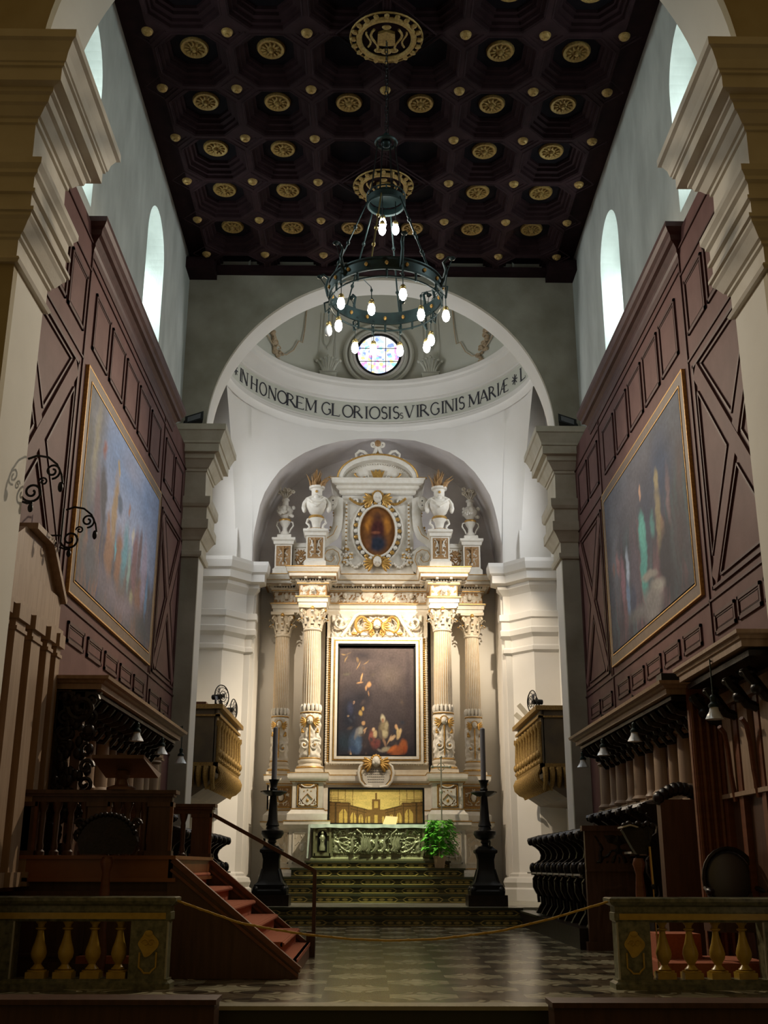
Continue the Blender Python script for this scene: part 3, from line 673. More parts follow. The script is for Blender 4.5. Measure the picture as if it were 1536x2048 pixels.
for sx in (-1,1):
    column(sx*1.755-.02, 29.2, .25, 3.44, 7.87)
    column(sx*2.63-.02, 30.05, .215, 3.44, 7.87)
    B = MB(); B.box(sx*1.46,sx*1.96,29.95,30.7,3.44,7.9); B.box(sx*1.42,sx*2.0,29.9,30.6,3.44,3.7); B.build('pilaster', M['stucco_warm'], R)
# pedestal panels (coats of arms etc.)
def panel(x0, x1, z0, z1, y, seed, kind):
    fr = MB()
    for a,b_,c,d in ((x0,x1,z0,z0+.03),(x0,x1,z1-.03,z1),(x0,x0+.03,z0,z1),(x1-.03,x1,z0,z1)): fr.box(a,b_,y-.025,y+.01,c,d)
    fo = fr.build('panel_frame', M['gold'] if kind != 'low' else M['stucco'], R)
    MB().box(x0,x1,y-.008,y+.01,z0,z1).build('panel_ground', M['brown_gold'] if kind != 'low' else M['stucco_warm'], fo)
    W = MB(); G = MB(); cx = (x0+x1)/2; w = x1-x0; h = z1-z0; cz = (z0+z1)/2
    if kind == 'arms':
        W.prism([(cx-.17*w/.5,cz+.17),(cx+.17*w/.5,cz+.17),(cx+.18*w/.5,cz-.06),(cx+.09*w/.5,cz-.2),(cx,cz-.25),(cx-.09*w/.5,cz-.2),(cx-.18*w/.5,cz-.06)], 1, y-.05, y)
        W.tube([(cx-.17,y-.03,cz+.26),(cx-.08,y-.05,cz+.21),(cx,y-.05,cz+.2),(cx+.08,y-.05,cz+.21),(cx+.17,y-.03,cz+.26)], .02, 6)
        G.bar((cx-.13,y-.055,cz-.1),(cx,y-.055,cz+.04),.02,.04,(0,1,0)); G.bar((cx+.13,y-.055,cz-.1),(cx,y-.055,cz+.04),.02,.04,(0,1,0))
        for q in (-.09,0,.09): G.ell((cx+q,y-.055,cz+.1+(.03 if q==0 else 0)),(.018,.012,.018),6,4)
        G.ell((cx,y-.055,cz-.13),(.035,.015,.045),8,5)
        G.ell((cx,y-.03,cz+.25),(.2,.03,.03),10,5)
        for sx in (-1,1):
            W.tube(spiral((cx+sx*.19,y-.03,cz-.2),.05,.01,90,1.2,12,sx),.012,5); W.tube([(cx+sx*.2,y-.03,cz+.2-q*.05+.0) for q in range(8)], lambda t:.012+.01*abs(sin(t*14)),5)
            W.ell((cx+sx*.12,y-.03,cz-.24),(.05,.02,.025))
    else:
        o = relief(x0+.03,x1-.03,z0+.03,z1-.03,y+.004,.05,seed,9 if kind!='low' else 7,34); W.add(o.v,o.f)
        W.ell((cx,y-.04,cz),(.07,.04,.1)); 
        if kind == 'scroll':
            G.tube([(cx+.11*cos(a),y-.045,cz+.14*sin(a)) for a in [2*PI*i/14 for i in range(15)]], .014, 5)
    W.build('panel_carving', M['stucco'], fo, True)
    if G.v: G.build('panel_gilding', M['gold'], fo, True)
for sx in (-1,1):
    a, b_ = sorted((sx*2.06,sx*1.52)); panel(a, b_, 2.6, 3.16, YI, 1, 'arms')
    a, b_ = sorted((sx*2.80,sx*2.26)); panel(a, b_, 2.6, 3.16, YO, 4+sx, 'scroll')
    a, b_ = sorted((sx*2.14,sx*1.66)); panel(a, b_, 1.22, 1.98, YI, 2+sx, 'low')
    a, b_ = sorted((sx*2.84,sx*2.30)); panel(a, b_, 1.22, 1.98, YO, 8+sx, 'low')
# central bay: wall, frame and carving round the altar painting
B = MB(); B.box(-1.40,1.36,29.72,30.7,3.44,7.88); B.build('central_wall', M['stucco_warm'], R)
# ---- painting helper
GAIN = {5: 1.45, 9: 1.5, 1: 1.0, 3: 1.1}
def paint(name, fn, nu, nv, P0, PU, PV, parent, strokes, base, seed=0, jit=.012, mt='paint'):
    P0 = Vector(P0); PU = Vector(PU); PV = Vector(PV); B = MB(); B.c = []
    def colour(u, v):
        w = noise.noise_vector(Vector((u*18+seed, v*26, seed)))*jit*.6+noise.noise_vector(Vector((u*5+seed, v*7, seed+3)))*jit
        uu, vv = u+w.x, v+w.y; c = Vector(base(uu, vv))
        for s in strokes:
            cu, cv, ru, rv, an, col = s[:6]; soft = s[6] if len(s) > 6 else .35
            a = math.radians(an); du, dv = uu-cu, vv-cv; x = (du*cos(a)+dv*sin(a))/ru; y = (-du*sin(a)+dv*cos(a))/rv
            d = math.sqrt(x*x+y*y); k_ = max(0, min(1, (1-d)/soft+.0)); c = c*(1-k_)+Vector(L(*col))*k_
        t = GAIN.get(seed,1)*(1+.22*noise.noise(Vector((u*60+seed, v*60, 1)))+.18*noise.noise(Vector((u*11, v*14+seed, 4))))
        return tuple(max(0, q*t) for q in c)
    for j in range(nv+1):
        for i in range(nu+1):
            u, v = i/nu, j/nv; B.v.append(tuple(P0+PU*u+PV*v)); B.c.append(colour(u, v))
    B.f = [(j*(nu+1)+i, j*(nu+1)+i+1, (j+1)*(nu+1)+i+1, (j+1)*(nu+1)+i) for j in range(nv) for i in range(nu)]
    return B.build(name, M[mt], parent)
T = thing('altar_painting', 'large dark oil painting of seated robed figures in the white and gold altarpiece frame', 'painting', (-.03,29.6,4))
def abase(u, v):
    a = Vector(L(44,40,48)); b_ = Vector(L(92,80,78)); t = max(0, min(1, v*.9+.25*noise.noise(Vector((u*3,v*3,2))))); return a*(1-t)+b_*t
ST = [(.15,.35,.2,.35,0,(34,36,48),.8),(.1,.12,.2,.12,0,(40,52,64),.8),(.3,.5,.16,.12,20,(40,38,46),.8),(.9,.5,.05,.6,0,(64,56,60),.9),
 (.24,.13,.10,.13,-25,(62,78,102),.5),(.30,.22,.045,.06,-30,(150,146,136),.5),(.335,.295,.028,.022,0,(176,138,100),.4),(.17,.04,.015,.04,0,(190,158,124),.4),(.36,.24,.03,.012,40,(180,146,112),.4),
 (.30,.38,.03,.03,30,(170,140,80),.5),(.33,.42,.02,.02,0,(180,146,90),.4),(.17,.42,.05,.08,0,(52,56,78),.7),(.21,.47,.015,.02,0,(160,130,110),.4),(.14,.35,.02,.012,0,(130,110,90),.5),
 (.45,.15,.05,.11,15,(118,68,62),.5),(.455,.24,.02,.022,0,(196,166,132),.4),(.48,.2,.035,.04,30,(190,168,130),.5),(.43,.18,.03,.05,-10,(150,90,80),.5),
 (.585,.24,.075,.1,0,(132,118,92),.5),(.575,.33,.035,.04,0,(176,166,140),.4),(.572,.315,.02,.024,0,(150,112,88),.4),(.6,.2,.05,.04,-20,(176,164,132),.5),(.52,.12,.04,.05,0,(120,70,66),.6),
 (.60,.13,.02,.06,30,(150,118,96),.5),(.66,.15,.012,.06,-30,(170,138,108),.5),(.70,.17,.05,.02,30,(196,164,130),.4),(.78,.2,.03,.06,-35,(200,172,130),.4),(.745,.255,.022,.028,0,(190,150,112),.4),(.76,.22,.02,.04,0,(190,168,120),.5),
 (.78,.05,.13,.06,15,(154,86,52),.45),(.84,.10,.06,.07,50,(160,90,54),.5),(.62,.07,.075,.028,10,(156,146,124),.5),(.55,.055,.07,.015,-10,(134,126,118),.6),
 (.10,.87,.045,.008,55,(150,124,84),.6),(.07,.91,.04,.007,-10,(150,124,84),.6),(.14,.915,.045,.006,15,(120,100,80),.6),(.26,.81,.06,.008,60,(160,128,88),.6),(.36,.84,.05,.008,30,(140,114,84),.6),
 (.31,.69,.012,.05,-20,(190,146,100),.5),(.28,.645,.05,.01,0,(180,138,96),.5),(.40,.63,.03,.035,-30,(186,142,100),.5),(.365,.6,.015,.035,-20,(170,130,94),.5),(.39,.55,.01,.03,10,(160,122,90),.5),(.12,.73,.07,.02,10,(90,84,74),.8),(.66,.7,.2,.15,0,(104,92,86),1),(.3,.9,.25,.08,0,(52,46,50),.9)]
rq = random.Random(4)
for q in range(26):
    ST.append((rq.uniform(.1,.9),rq.uniform(.02,.5),rq.uniform(.02,.05),rq.uniform(.01,.03),rq.uniform(-60,60),rq.choice([(70,60,62),(58,50,54),(84,72,66),(50,54,66),(96,76,64)]),.9))
ST += [(.255,.20,.03,.07,-25,(120,118,120),.6),(.27,.10,.06,.10,-15,(78,100,130),.7),(.20,.07,.07,.04,0,(56,74,104),.7),(.36,.22,.03,.01,60,(176,140,110),.5),(.555,.2,.025,.05,20,(98,86,76),.6),(.62,.27,.03,.05,-10,(156,144,116),.5),(.50,.1,.03,.05,0,(110,60,60),.6),(.70,.07,.08,.03,25,(196,110,60),.6),(.86,.06,.05,.04,70,(150,76,44),.6),(.245,.86,.02,.03,20,(120,98,74),.6),(.33,.78,.03,.02,-30,(96,80,70),.7),(.45,.72,.05,.02,20,(84,74,68),.8)]
paint('canvas', None, 130, 190, (-1.09,29.66,3.93), (2.12,0,0), (0,0,3.02), T, ST, abase, 1)
F = MB(); Gf = MB()
def rect_frame(B, x0, x1, z0, z1, w, y0, y1):
    B.box(x0-w,x1+w,y0,y1,z0-w,z0); B.box(x0-w,x1+w,y0,y1,z1,z1+w); B.box(x0-w,x0,y0,y1,z0,z1); B.box(x1,x1+w,y0,y1,z0,z1)
rect_frame(F, -1.09,1.03,3.93,6.95,.07,29.56,29.72); rect_frame(F, -1.2,1.14,3.82,7.06,.08,29.6,29.72)
F.build('frame', M['stucco'], T)
rect_frame(Gf, -1.16,1.10,3.86,7.02,.035,29.575,29.72)
for q in range(58): 
    z = 3.8+3.3*q/57
    for x in (-1.32,1.26): Gf.ell((x,29.66,z),(.04,.035,.028),6,4)
Gf.build('gilt_moulding', M['gold'], T, True)
dk = MB(); rect_frame(dk,-1.05,.99,3.97,6.87,.04,29.6,29.66); dk.box(-1.09,1.03,29.6,29.66,6.87,6.95); dk.build('inner_edge', M['iron'], T)
W = MB()
for q in range(50):
    z = 3.78+3.36*q/49
    for x in (-1.37,1.31): W.ell((x,29.69,z),(.05,.04,.045),6,4)
for q in range(40): W.ell((-1.35+2.64*q/39,29.66,3.75),(.045,.05,.045),6,4)
W.build('carved_border', M['stucco'], T, True)
# carved crest above the painting
W = MB(); G = MB()
o = relief(-1.32,1.26,7.14,7.82,29.72,.10,5.2,6,90); W.add(o.v,o.f)
W.tube([(-.03+x,29.62,z) for x,z in ((-.98,7.15),(-.86,7.3),(-.7,7.55),(-.6,7.72),(-.5,7.78),(0,7.8),(.5,7.78),(.6,7.72),(.7,7.55),(.86,7.3),(.98,7.15))], .05, 8)
for sx in (-1,1):
    c = (-.03+sx*.42,29.58,7.47); G.tube([(c[0]+sx*.17*cos(a),c[1],c[2]+.22*sin(a)) for a in [math.radians(q) for q in range(150,-110,-20)]], lambda t:.03+.012*sin(t*PI), 7)
    G.tube(spiral((c[0]-sx*.1,c[1],c[2]+.13),.06,.01,90,1.1,14,-sx),.022,6)
    G.tube(spiral((-.03+sx*.13,29.57,7.23),.075,.012,-90,1.4,18,sx),.028,6)
    G.tube([(-.03+sx*.08,29.57,7.3),(-.03+sx*.2,29.56,7.36),(-.03+sx*.38,29.57,7.3),(-.03+sx*.55,29.58,7.25)],.022,6)
    G.ell((-.03+sx*.62,29.58,7.22),(.09,.05,.05)); W.ell((-.03+sx*.36,29.56,7.2),(.1,.05,.05)); W.tube(spiral((-.03+sx*1.02,29.6,7.55),.2,.03,200,1.1,20,sx),.035,6)
cherub(W, G, -.03, 29.58, 7.48, 1.25); W.build('crest_carving', M['stucco'], R, True); G.build('crest_gilding', M['gold'], R, True)
# cartouche under the painting
t = thing('cartouche', 'white scrolled cartouche with a gilded winged cherub head between altar painting and relief panel', 'cartouche', (-.04,29.5,3.45))
B = MB(); pts = [(-.04+.36*cos(a)*(1 if sin(a)<.3 else 1-.12*(sin(a)-.3)), 3.42+.30*sin(a)) for a in [2*PI*i/28 for i in range(28)]]
B.prism(pts, 1, 29.5, 29.64); B.build('tablet', M['stucco'], t)
W = MB(); G = MB()
for sx in (-1,1):
    W.tube([(-.04+sx*x,29.48,z) for x,z in ((.10,3.12),(.3,3.16),(.42,3.3),(.46,3.5),(.42,3.66),(.32,3.74),(.22,3.7),(.19,3.62),(.25,3.58))], lambda q:.045*(1-.4*q), 7)
    G.tube([(-.04+sx*x,29.46,z) for x,z in ((.12,3.13),(.28,3.17),(.38,3.3),(.41,3.5),(.37,3.63),(.3,3.68))], .016, 5)
cherub(W, G, -.04, 29.45, 3.78, 1.3); W.build('scrolled_border', M['stucco'], t, True); G.build('gilding', M['gold'], t, True)
B = MB()
for q in range(6):
    zz = 3.58-.065*q; hw = .27-.012*q
    for s_ in range(9):
        x = -.04-hw+2*hw*s_/9; B.box(x, x+hw*.16, 29.494, 29.501, zz, zz+.014)
B.build('text_line', M['greymetal'], t)
# attic ------------------------------------------------------------
YA = 29.5
B = MB(); B.box(-1.04,.98,YA,30.6,8.9,11.35); B.box(-1.6,1.54,YA+.1,30.6,8.9,9.12); B.build('attic_body', M['stucco'], R)
B = MB(); pa = [(-1.06,30.6),(-1.06,YA-.03),(-.03-.0,YA-.03),(1.0,YA-.03),(1.0,30.6)]
pa = [(-1.06,30.6),(-1.06,YA-.03),(1.0,YA-.03),(1.0,30.6)]
B.sweep(pa, [(0,11.2),(.06,11.24),(.06,11.32),(.14,11.36),(.14,11.44),(.26,11.48),(.28,11.56),(.32,11.62),(0,11.64)])
# segmental pediment
def arcpts(r0, k=20): return [(-.03+r0[0]*sin(math.radians(a)), r0[1]+r0[2]*cos(math.radians(a))) for a in [-90+180*i/k for i in range(k+1)]]
def segment(rx, rz, cz, y0, y1):
    o = [(-.03+rx*cos(PI*i/24), cz+rz*sin(PI*i/24)) for i in range(25)]; return o
outer = segment(1.14,.72,11.62,0,0); inner = segment(1.0,.58,11.62,0,0)
B.prism(inner, 1, YA, 30.5)
for i in range(24):
    a, b_, c, d = outer[i], outer[i+1], inner[i+1], inner[i]; B.prism([a,b_,c,d], 1, YA-.26, 30.4)
B.build('pediment', M['stucco'], R)
G = MB(); G.tube([(x,YA-.27,z+.012) for x,z in outer], .026, 6); G.tube([(-1.42,YA-.3,11.63),(-1.12,YA-.3,11.63)], .026, 6); G.tube([(1.06,YA-.3,11.63),(1.36,YA-.3,11.63)], .026, 6)
W = MB()
for i in range(40):
    a = PI*(i+.5)/40; W.ell((-.03+.93*cos(a),YA-.02,11.62+.52*sin(a)),(.025,.03,.025),6,4)
for i in range(52): W.ell((-1.2+2.34*i/51,YA-.15,11.4),(.018,.03,.03),6,4)
# crown in pediment
MB().prism([(-.15,11.72),(.09,11.72),(.17,11.95),(.08,11.88),(.03,11.98),(-.03,11.9),(-.09,11.98),(-.14,11.88),(-.23,11.95)], 1, YA-.06, YA).build('crown', M['gold'], R)
for sx in (-1,1):
    G.tube([(-.03+sx*x,YA-.04,z) for x,z in ((.36,11.74),(.46,11.70),(.58,11.74),(.66,11.83),(.62,11.86))], .025, 6); W.tube(spiral((-.03+sx*.3,YA-.03,11.75),.07,.01,0,1.2,14,sx),.02,5)
# crest on top
for sx in (-1,1):
    W.tube([(-.03+sx*x,YA-.15,z) for x,z in ((.03,12.62),(.06,12.5),(.14,12.36),(.26,12.34),(.40,12.48),(.52,12.5),(.62,12.4),(.6,12.28),(.48,12.24),(.4,12.32),(.46,12.38),(.5,12.34))], lambda q:.055-.02*q, 7)
    W.tube(spiral((-.03+sx*.12,YA-.15,12.7),.09,.015,200,1.2,16,sx),.035,6); W.ell((-.03+sx*.72,YA-.12,12.2),(.08,.06,.09)); W.ell((-.03+sx*.8,YA-.12,12.12),(.06,.05,.04))
G.prism([(-.3,12.34),(.24,12.34),(.06,12.46),(-.03,12.58),(-.12,12.46)], 1, YA-.12, YA)
B = MB(); B.ell((-.03,YA-.15,12.72),(.1,.07,.12)); B.build('crest_shell', M['brown_gold'], R, True)
# oval painting surround
cz = 10.12
for i in range(30):
    a = 2*PI*i/30; (W if i%2 else G).ell((-.03+.61*cos(a),YA-.08,cz+.84*sin(a)),(.07,.06,.065),7,5)
W.tube([(-.03+.53*cos(2*PI*i/40),YA-.1,cz+.75*sin(2*PI*i/40)) for i in range(41)], .035, 7)
W.tube([(-.03+.70*cos(2*PI*i/40),YA-.04,cz+.93*sin(2*PI*i/40)) for i in range(41)], .03, 6)
cherub(W, G, -.03, YA-.1, 11.1, 1.5); cherub(W, G, -.03, YA-.1, 9.22, 1.4)
for sx in (-1,1):
    for q in range(13):
        u = q/12; G.ell((-.03+sx*(.18+.6*u),YA-.06,11.08-.16*sin(PI*u)-.0*u),(.04,.045,.045),6,4)
        W.ell((-.03+sx*(.88),YA-.05,10.95-1.4*u),(.045 if q%2 else .02,.05,.05),7,5)
        G.ell((-.03+sx*(.88),YA-.05,10.9-1.4*u),(.03,.04,.02),6,4)
    rnd = random.Random(9)
    for q in range(34):
        W_ = W if q%3 else G; W_.ell((-.03+sx*(.70+.26*rnd.random()),YA-.05,9.2+.42*rnd.random()),(.04+.02*rnd.random(),.05,.045),7,5)
    for q in range(10): W.ell((-.03+sx*(.35+.5*q/9),YA-.05,9.12+.06*sin(q)),(.05,.05,.04),7,5)
    W.tube(spiral((-.03+sx*.62,YA-.05,11.0),.09,.02,0,1.1,14,sx),.03,6)
    # big side scrolls
    P = [(1.18,11.0),(1.27,11.05),(1.33,10.96),(1.27,10.87),(1.19,10.92),(1.14,11.1),(1.10,11.0),(1.09,10.6),(1.13,10.25),(1.24,10.0),(1.42,9.88),(1.56,9.74),(1.63,9.5),(1.60,9.24),(1.46,9.05),(1.27,8.99),(1.11,9.08),(1.04,9.26),(1.09,9.47),(1.24,9.57),(1.40,9.53),(1.48,9.38),(1.42,9.24),(1.28,9.2),(1.2,9.3),(1.26,9.4)]
    m_ = MB(); P2 = []
    for i in range(len(P)-1):
        for j in range(3): P2.append((P[i][0]+(P[i+1][0]-P[i][0])*j/3, P[i][1]+(P[i+1][1]-P[i][1])*j/3))
    for w_, dy, mt, nm in ((.075,0,'stucco','side_scroll'),):
        m_.tube([(-.03+sx*x,YA+.0,z) for x,z in P2], w_, 8, 2.0); so = m_.build(nm, M[mt], R, True)
    e = MB(); e.tube([(-.03+sx*(x),YA-.15,z) for x,z in P2[24:]], .01, 4)
    for q in range(12): e.ell((-.03+sx*(1.24+.012*q if q>6 else 1.27-.012*q+.0),YA+.02,10.85-.085*q),(.03,.03,.035),6,4)
    e.build('gilding', M['gold'], so, True)
W.build('attic_carving', M['stucco'], R, True); G.build('attic_gilding', M['gold'], R, True); gb.build('gilt_fillet', M['gold'], R)
T = thing('oval_painting', 'small oval painting of a dark robed figure on gold high in the altarpiece attic', 'painting', (-.03,YA-.03,cz))
B = MB(); B.c = []; nr, na = 26, 60
obs = [(0,0,.75,.8,0,(70,42,30),.9),(-.45,.25,.35,.4,0,(170,110,40),.6),(.5,.25,.3,.45,-20,(178,116,44),.6),(0,.62,.22,.2,0,(96,60,40),.5),(0,.1,.55,.5,0,(74,36,32),.5),(0,-.5,.62,.42,0,(40,46,60),.5),(-.1,-.05,.3,.08,15,(140,84,60),.6),(-.5,-.45,.25,.3,0,(120,76,44),.7)]
for j in range(nr+1):
    for i in range(na):
        a = 2*PI*i/na; r_ = j/nr; u, v = r_*cos(a), r_*sin(a); c = Vector(L(120,76,36))
        for s in obs:
            d = math.sqrt(((u-s[0])/s[2])**2+((v-s[1])/s[3])**2); kk = max(0,min(1,(1-d)/s[6])); c = c*(1-kk)+Vector(L(*s[5]))*kk
        tt = 1+.5*noise.noise(Vector((u*6,v*6,3))); B.v.append((-.03+u*.51,YA-.05,cz+v*.73)); B.c.append(tuple(q*tt for q in c))
B.f = [(j*na+i, j*na+(i+1)%na, (j+1)*na+(i+1)%na, (j+1)*na+i) for j in range(nr) for i in range(na)]
B.build('canvas', M['paint'], T)
MB().tube([(-.03+.50*cos(2*PI*i/40),YA-.08,cz+.72*sin(2*PI*i/40)) for i in range(41)], .02, 5).build('gilt_rim', M['brown_gold'], T, True)
# attic pedestals with urns
for sx in (-1,1):
    side = 'left' if sx < 0 else 'right'
    for kind, x, y, w, z1 in (('a',1.72,29.15,.25,10.02),('b',2.66,30.0,.24,10.02)):
        X = sx*x-.02; B = MB()
        B.block(X-w,X+w,y-w,y+w,[(.05,8.88),(.05,9.08),(0,9.14),(0,z1-.22),(.04,z1-.2),(.05,z1-.12),(.09,z1-.08),(.09,z1-.02),(0,z1)])
        po = B.build('attic_pedestal', M['stucco'], R)
        o = relief(X-w+.06,X+w-.06,9.2,z1-.26,y-w,.05,3+x,10,24); o.build('carving', M['stucco'], po, True)
        g = MB(); g.box(X-w+.04,X+w-.04,y-w-.006,y-w+.01,9.18,z1-.25)
        g.tube([(X,y-w-.05,9.3),(X,y-w-.06,9.75)], .03, 6); g.tube([(X-.12,y-w-.04,9.72),(X,y-w-.06,9.66),(X+.12,y-w-.04,9.72)], .022, 5); g.build('gilding', M['brown_gold'], po)
    X0, X1 = sorted((sx*1.97,sx*2.42)); B = MB(); B.box(X0,X1,29.95,30.5,8.9,9.84); B.box(X0,X1,29.9,30.5,9.78,9.9); B.build('attic_wall', M['stucco'], R)
    o = relief(X0+.03,X1-.03,9.0,9.75,29.95,.06,6,10,24); o.build('wall_carving', M['brown_gold'], R, True)
    # flaming urn
    X, y, zb = sx*1.72-.02, 29.15, 10.02; t = thing('flaming_urn', 'draped white stone urn with brown gold flames, %s of the attic' % side, 'urn', (X,y,zb), 'flaming urns on the altarpiece')
    B = MB(); B.lathe([(.2,0),(.22,.04),(.14,.07),(.1,.1),(.14,.28),(.19,.34),(.2,.38),(.12,.42),(.11,.46),(.2,.54),(.28,.7),(.3,.84),(.24,.94),(.17,.98),(.15,1.02),(.15,1.18),(.17,1.22),(.22,1.24),(.22,1.3),(.16,1.3)], (X,y,zb), 24)
    for s2 in (-1,1):
        B.tube([(X+s2*a,y,zb+z) for a,z in ((.16,.36),(.24,.34),(.27,.24),(.2,.18),(.18,.1),(.24,.06))], .035, 6)
        B.tube([(X+s2*a,y-.05,zb+z) for a,z in ((.12,.98),(.26,.92),(.34,.8),(.36,.66),(.34,.6))], .06, 7)
        B.ell((X+s2*.34,y-.05,zb+.62),(.06,.06,.1))
    B.tube([(X-.24,y-.2,zb+.9),(X-.1,y-.27,zb+.78),(X+.1,y-.27,zb+.78),(X+.24,y-.2,zb+.9)], .04, 6); B.tube([(X-.2,y-.22,zb+.8),(X,y-.28,zb+.66),(X+.2,y-.22,zb+.8)], .03, 6)
    B.ell((X,y-.24,zb+.93),(.07,.05,.09)); B.build('vase', M['stucco'], t, True)
    G = MB(); rnd = random.Random(3)
    for q in range(26):
        a = rnd.random()*2*PI; e = rnd.random(); r_ = .04+.14*e; h = .5-.28*e+.12*rnd.random(); G.tube([(X+r_*cos(a),y+r_*sin(a),zb+1.28),(X+r_*1.3*cos(a)+.02*sin(q),y+r_*1.3*sin(a),zb+1.28+h*.45),(X+r_*(1.0+1.7*e)*cos(a+.3),y+r_*1.2*sin(a+.3),zb+1.28+h)], lambda u:.05*(1-u)+.004, 5)
    G.build('flames', M['brown_gold'], t, True)
    G = MB(); G.lathe([(.205,.36),(.22,.39),(.2,.43)], (X,y,zb), 20); G.ell((X,y-.17,zb+1.12),(.04,.03,.04)); G.lathe([(.205,.02),(.225,.045),(.2,.06)], (X,y,zb), 20); G.build('gilding', M['gold'], t, True)
    # flower urn
    X, y, zb = sx*2.66-.02, 30.0, 10.02; t = thing('flower_urn', 'slender white stone urn with carved flowers, far %s of the attic' % side, 'urn', (X,y,zb), 'flower urns on the altarpiece')
    B = MB(); B.block(X-.2,X+.2,y-.2,y+.2,[(0,zb),(0,zb+.1),(-.03,zb+.12)]); B.lathe([(.13,.12),(.12,.2),(.07,.26),(.07,.36),(.14,.48),(.16,.56),(.08,.6),(.1,.64),(.2,.76),(.22,.88),(.15,.98),(.09,1.02),(.08,1.14),(.12,1.18),(.1,1.22)], (X,y,zb), 20)
    for s2 in (-1,1): B.tube([(X+s2*a,y,zb+z) for a,z in ((.14,.54),(.22,.52),(.24,.42),(.16,.3),(.13,.2))], .022, 6)
    rnd = random.Random(11)
    for q in range(26):
        a = rnd.random()*2*PI; B.ell((X+.24*cos(a)*(.5+.5*rnd.random()),y-.05+.18*sin(a),zb+.68+.3*rnd.random()),(.05,.05,.05),7,5)
    B.ell((X,y-.2,zb+.88),(.07,.06,.1)); B.build('vase', M['stucco'], t, True)
    B = MB()
    for q in range(9):
        a = 2*PI*q/9+.3; e = .10+.09*(q%3)/2; p = (X+e*1.2*cos(a),y+e*.9*sin(a),zb+1.42+.1*((q*7)%4)/3)
        B.tube([(X,y,zb+1.2),p], .014, 4)
        for c in range(5): B.ell((p[0]+.035*cos(c*1.26),p[1]-.02,p[2]+.035*sin(c*1.26)),(.03,.03,.03),6,4)
    B.build('carved_flowers', M['stucco_warm'], t, True)
    G = MB(); G.lathe([(.165,.54),(.175,.57),(.16,.6)], (X,y,zb), 20); G.build('gilding', M['gold'], t, True)

# ================================================================== ALTAR STEPS AND ALTAR
n += 1
st = thing('altar_steps', 'dark green marble altar steps with yellow inlaid panels below the altar', 'steps', (0,26.9,.35))
def step(name, x, y0, y1, z0, z1, par, inl=True, brk=0):
    B = MB(); B.box(-x,x,y0,y1,z0,z1-.045); B.box(-x-.03,x+.03,y0-.04,y1,z1-.045,z1)
    o = B.build(name, M['marble_dk'], par)
    if inl:
        G = MB(); k_ = int(2*x/.92); w_ = 2*x/k_
        for i in range(k_):
            a = -x+i*w_+.06; c = a+w_-.12; zc = (z0+z1-.045)/2; h = (z1-z0)*.26
            pts = [(a,zc),(a+.08,zc+h),(c-.08,zc+h),(c,zc),(c-.08,zc-h),(a+.08,zc-h)]
            for j in range(6):
                p, q = pts[j], pts[(j+1)%6]; G.bar((p[0],y0-.004,p[1]),(q[0],y0-.004,q[1]),.022,.01,(0,1,0))
            for j in range(4): G.ell((a+.18+j*(w_-.48)/3,y0-.002,zc),(.07,.004,h*.55),8,4)
            G.bar((c,y0-.003,zc),(c+.12,y0-.003,zc),.006,.012,(0,1,0))
        G.box(-x,x,y0-.005,y0,z0+.012,z0+.022)
        G.build('inlay', M['inlay'], o)
    return o
for i,(x,y,z0,z1) in enumerate(((2.62,26.9,.35,.545),(2.50,27.15,.545,.73),(2.36,27.42,.73,.92),(2.08,27.68,.92,1.12))): step('step', x, y, 28.72, z0, z1, st)
step('step', 1.75, 27.93, 28.72, 1.12, 1.285, st)
# sanctuary steps down to the choir floor
s2 = thing('sanctuary_steps', 'two wide dark marble steps with inlaid panels leading up from the choir floor', 'steps', (0,23.75,0))
step('step', 3.0, 23.72, 24.06, 0.001, .18, s2); step('step', 2.95, 24.03, 24.3, .18, .352, s2)
# altar
A = thing('altar_table', 'altar table with an embossed silvered bronze frontal on the marble steps', 'altar', (0,28.3,1.285))
B = MB(); B.block(-1.60,1.56,28.06,28.72,[(.05,1.285),(.05,1.33),(.0,1.37),(0,1.40)]); B.box(-1.60,1.56,28.06,28.72,1.4,2.08); B.build('body', M['bronze_dark'], A)
B = relief(-1.12,1.08,1.44,2.06,28.055,.075,2.7,4.6,130); 
B.build('frontal_relief', M['bronze'], A, True)
B = relief(-1.12,1.08,1.44,2.06,28.05,.05,9.7,11,150); B.build('frontal_foliage', M['bronze'], A, True)
B = MB(); G = MB()
for sx in (-1,1):
    cx = sx*1.34-.02
    B.box(cx-.22,cx-.17,28.0,28.06,1.4,2.08); B.box(cx+.17,cx+.22,28.0,28.06,1.4,2.08); B.box(cx-.2,cx+.2,28.0,28.06,1.4,1.46)
    for i in range(12):
        a = PI*i/12; a2 = PI*(i+1)/12
        B.prism([(cx+.12*cos(a),1.87+.12*sin(a)),(cx+.12*cos(a2),1.87+.12*sin(a2)),(cx+.17*cos(a2),1.87+.19*sin(a2)),(cx+.17*cos(a),1.87+.19*sin(a))],1,28.01,28.06)
    MB().box(cx-.12,cx+.12,28.05,28.058,1.5,1.98).build('frontal_niche', M['iron'], A)
    G.ell((cx,28.01,1.93),(.035,.035,.045)); G.lathe([(.07,1.52),(.075,1.6),(.05,1.68),(.06,1.75),(.07,1.82),(.05,1.87),(.02,1.9)],(cx,28.02,0),12); G.tube([(cx-.06,28.0,1.82),(cx+.02,27.97,1.74),(cx+.05,27.98,1.8)],.018,5)
B.build('frontal_frame', M['bronze_dark'], A); G.build('frontal_figures', M['bronze'], A, True)
W = MB(); Q = random.Random(2)
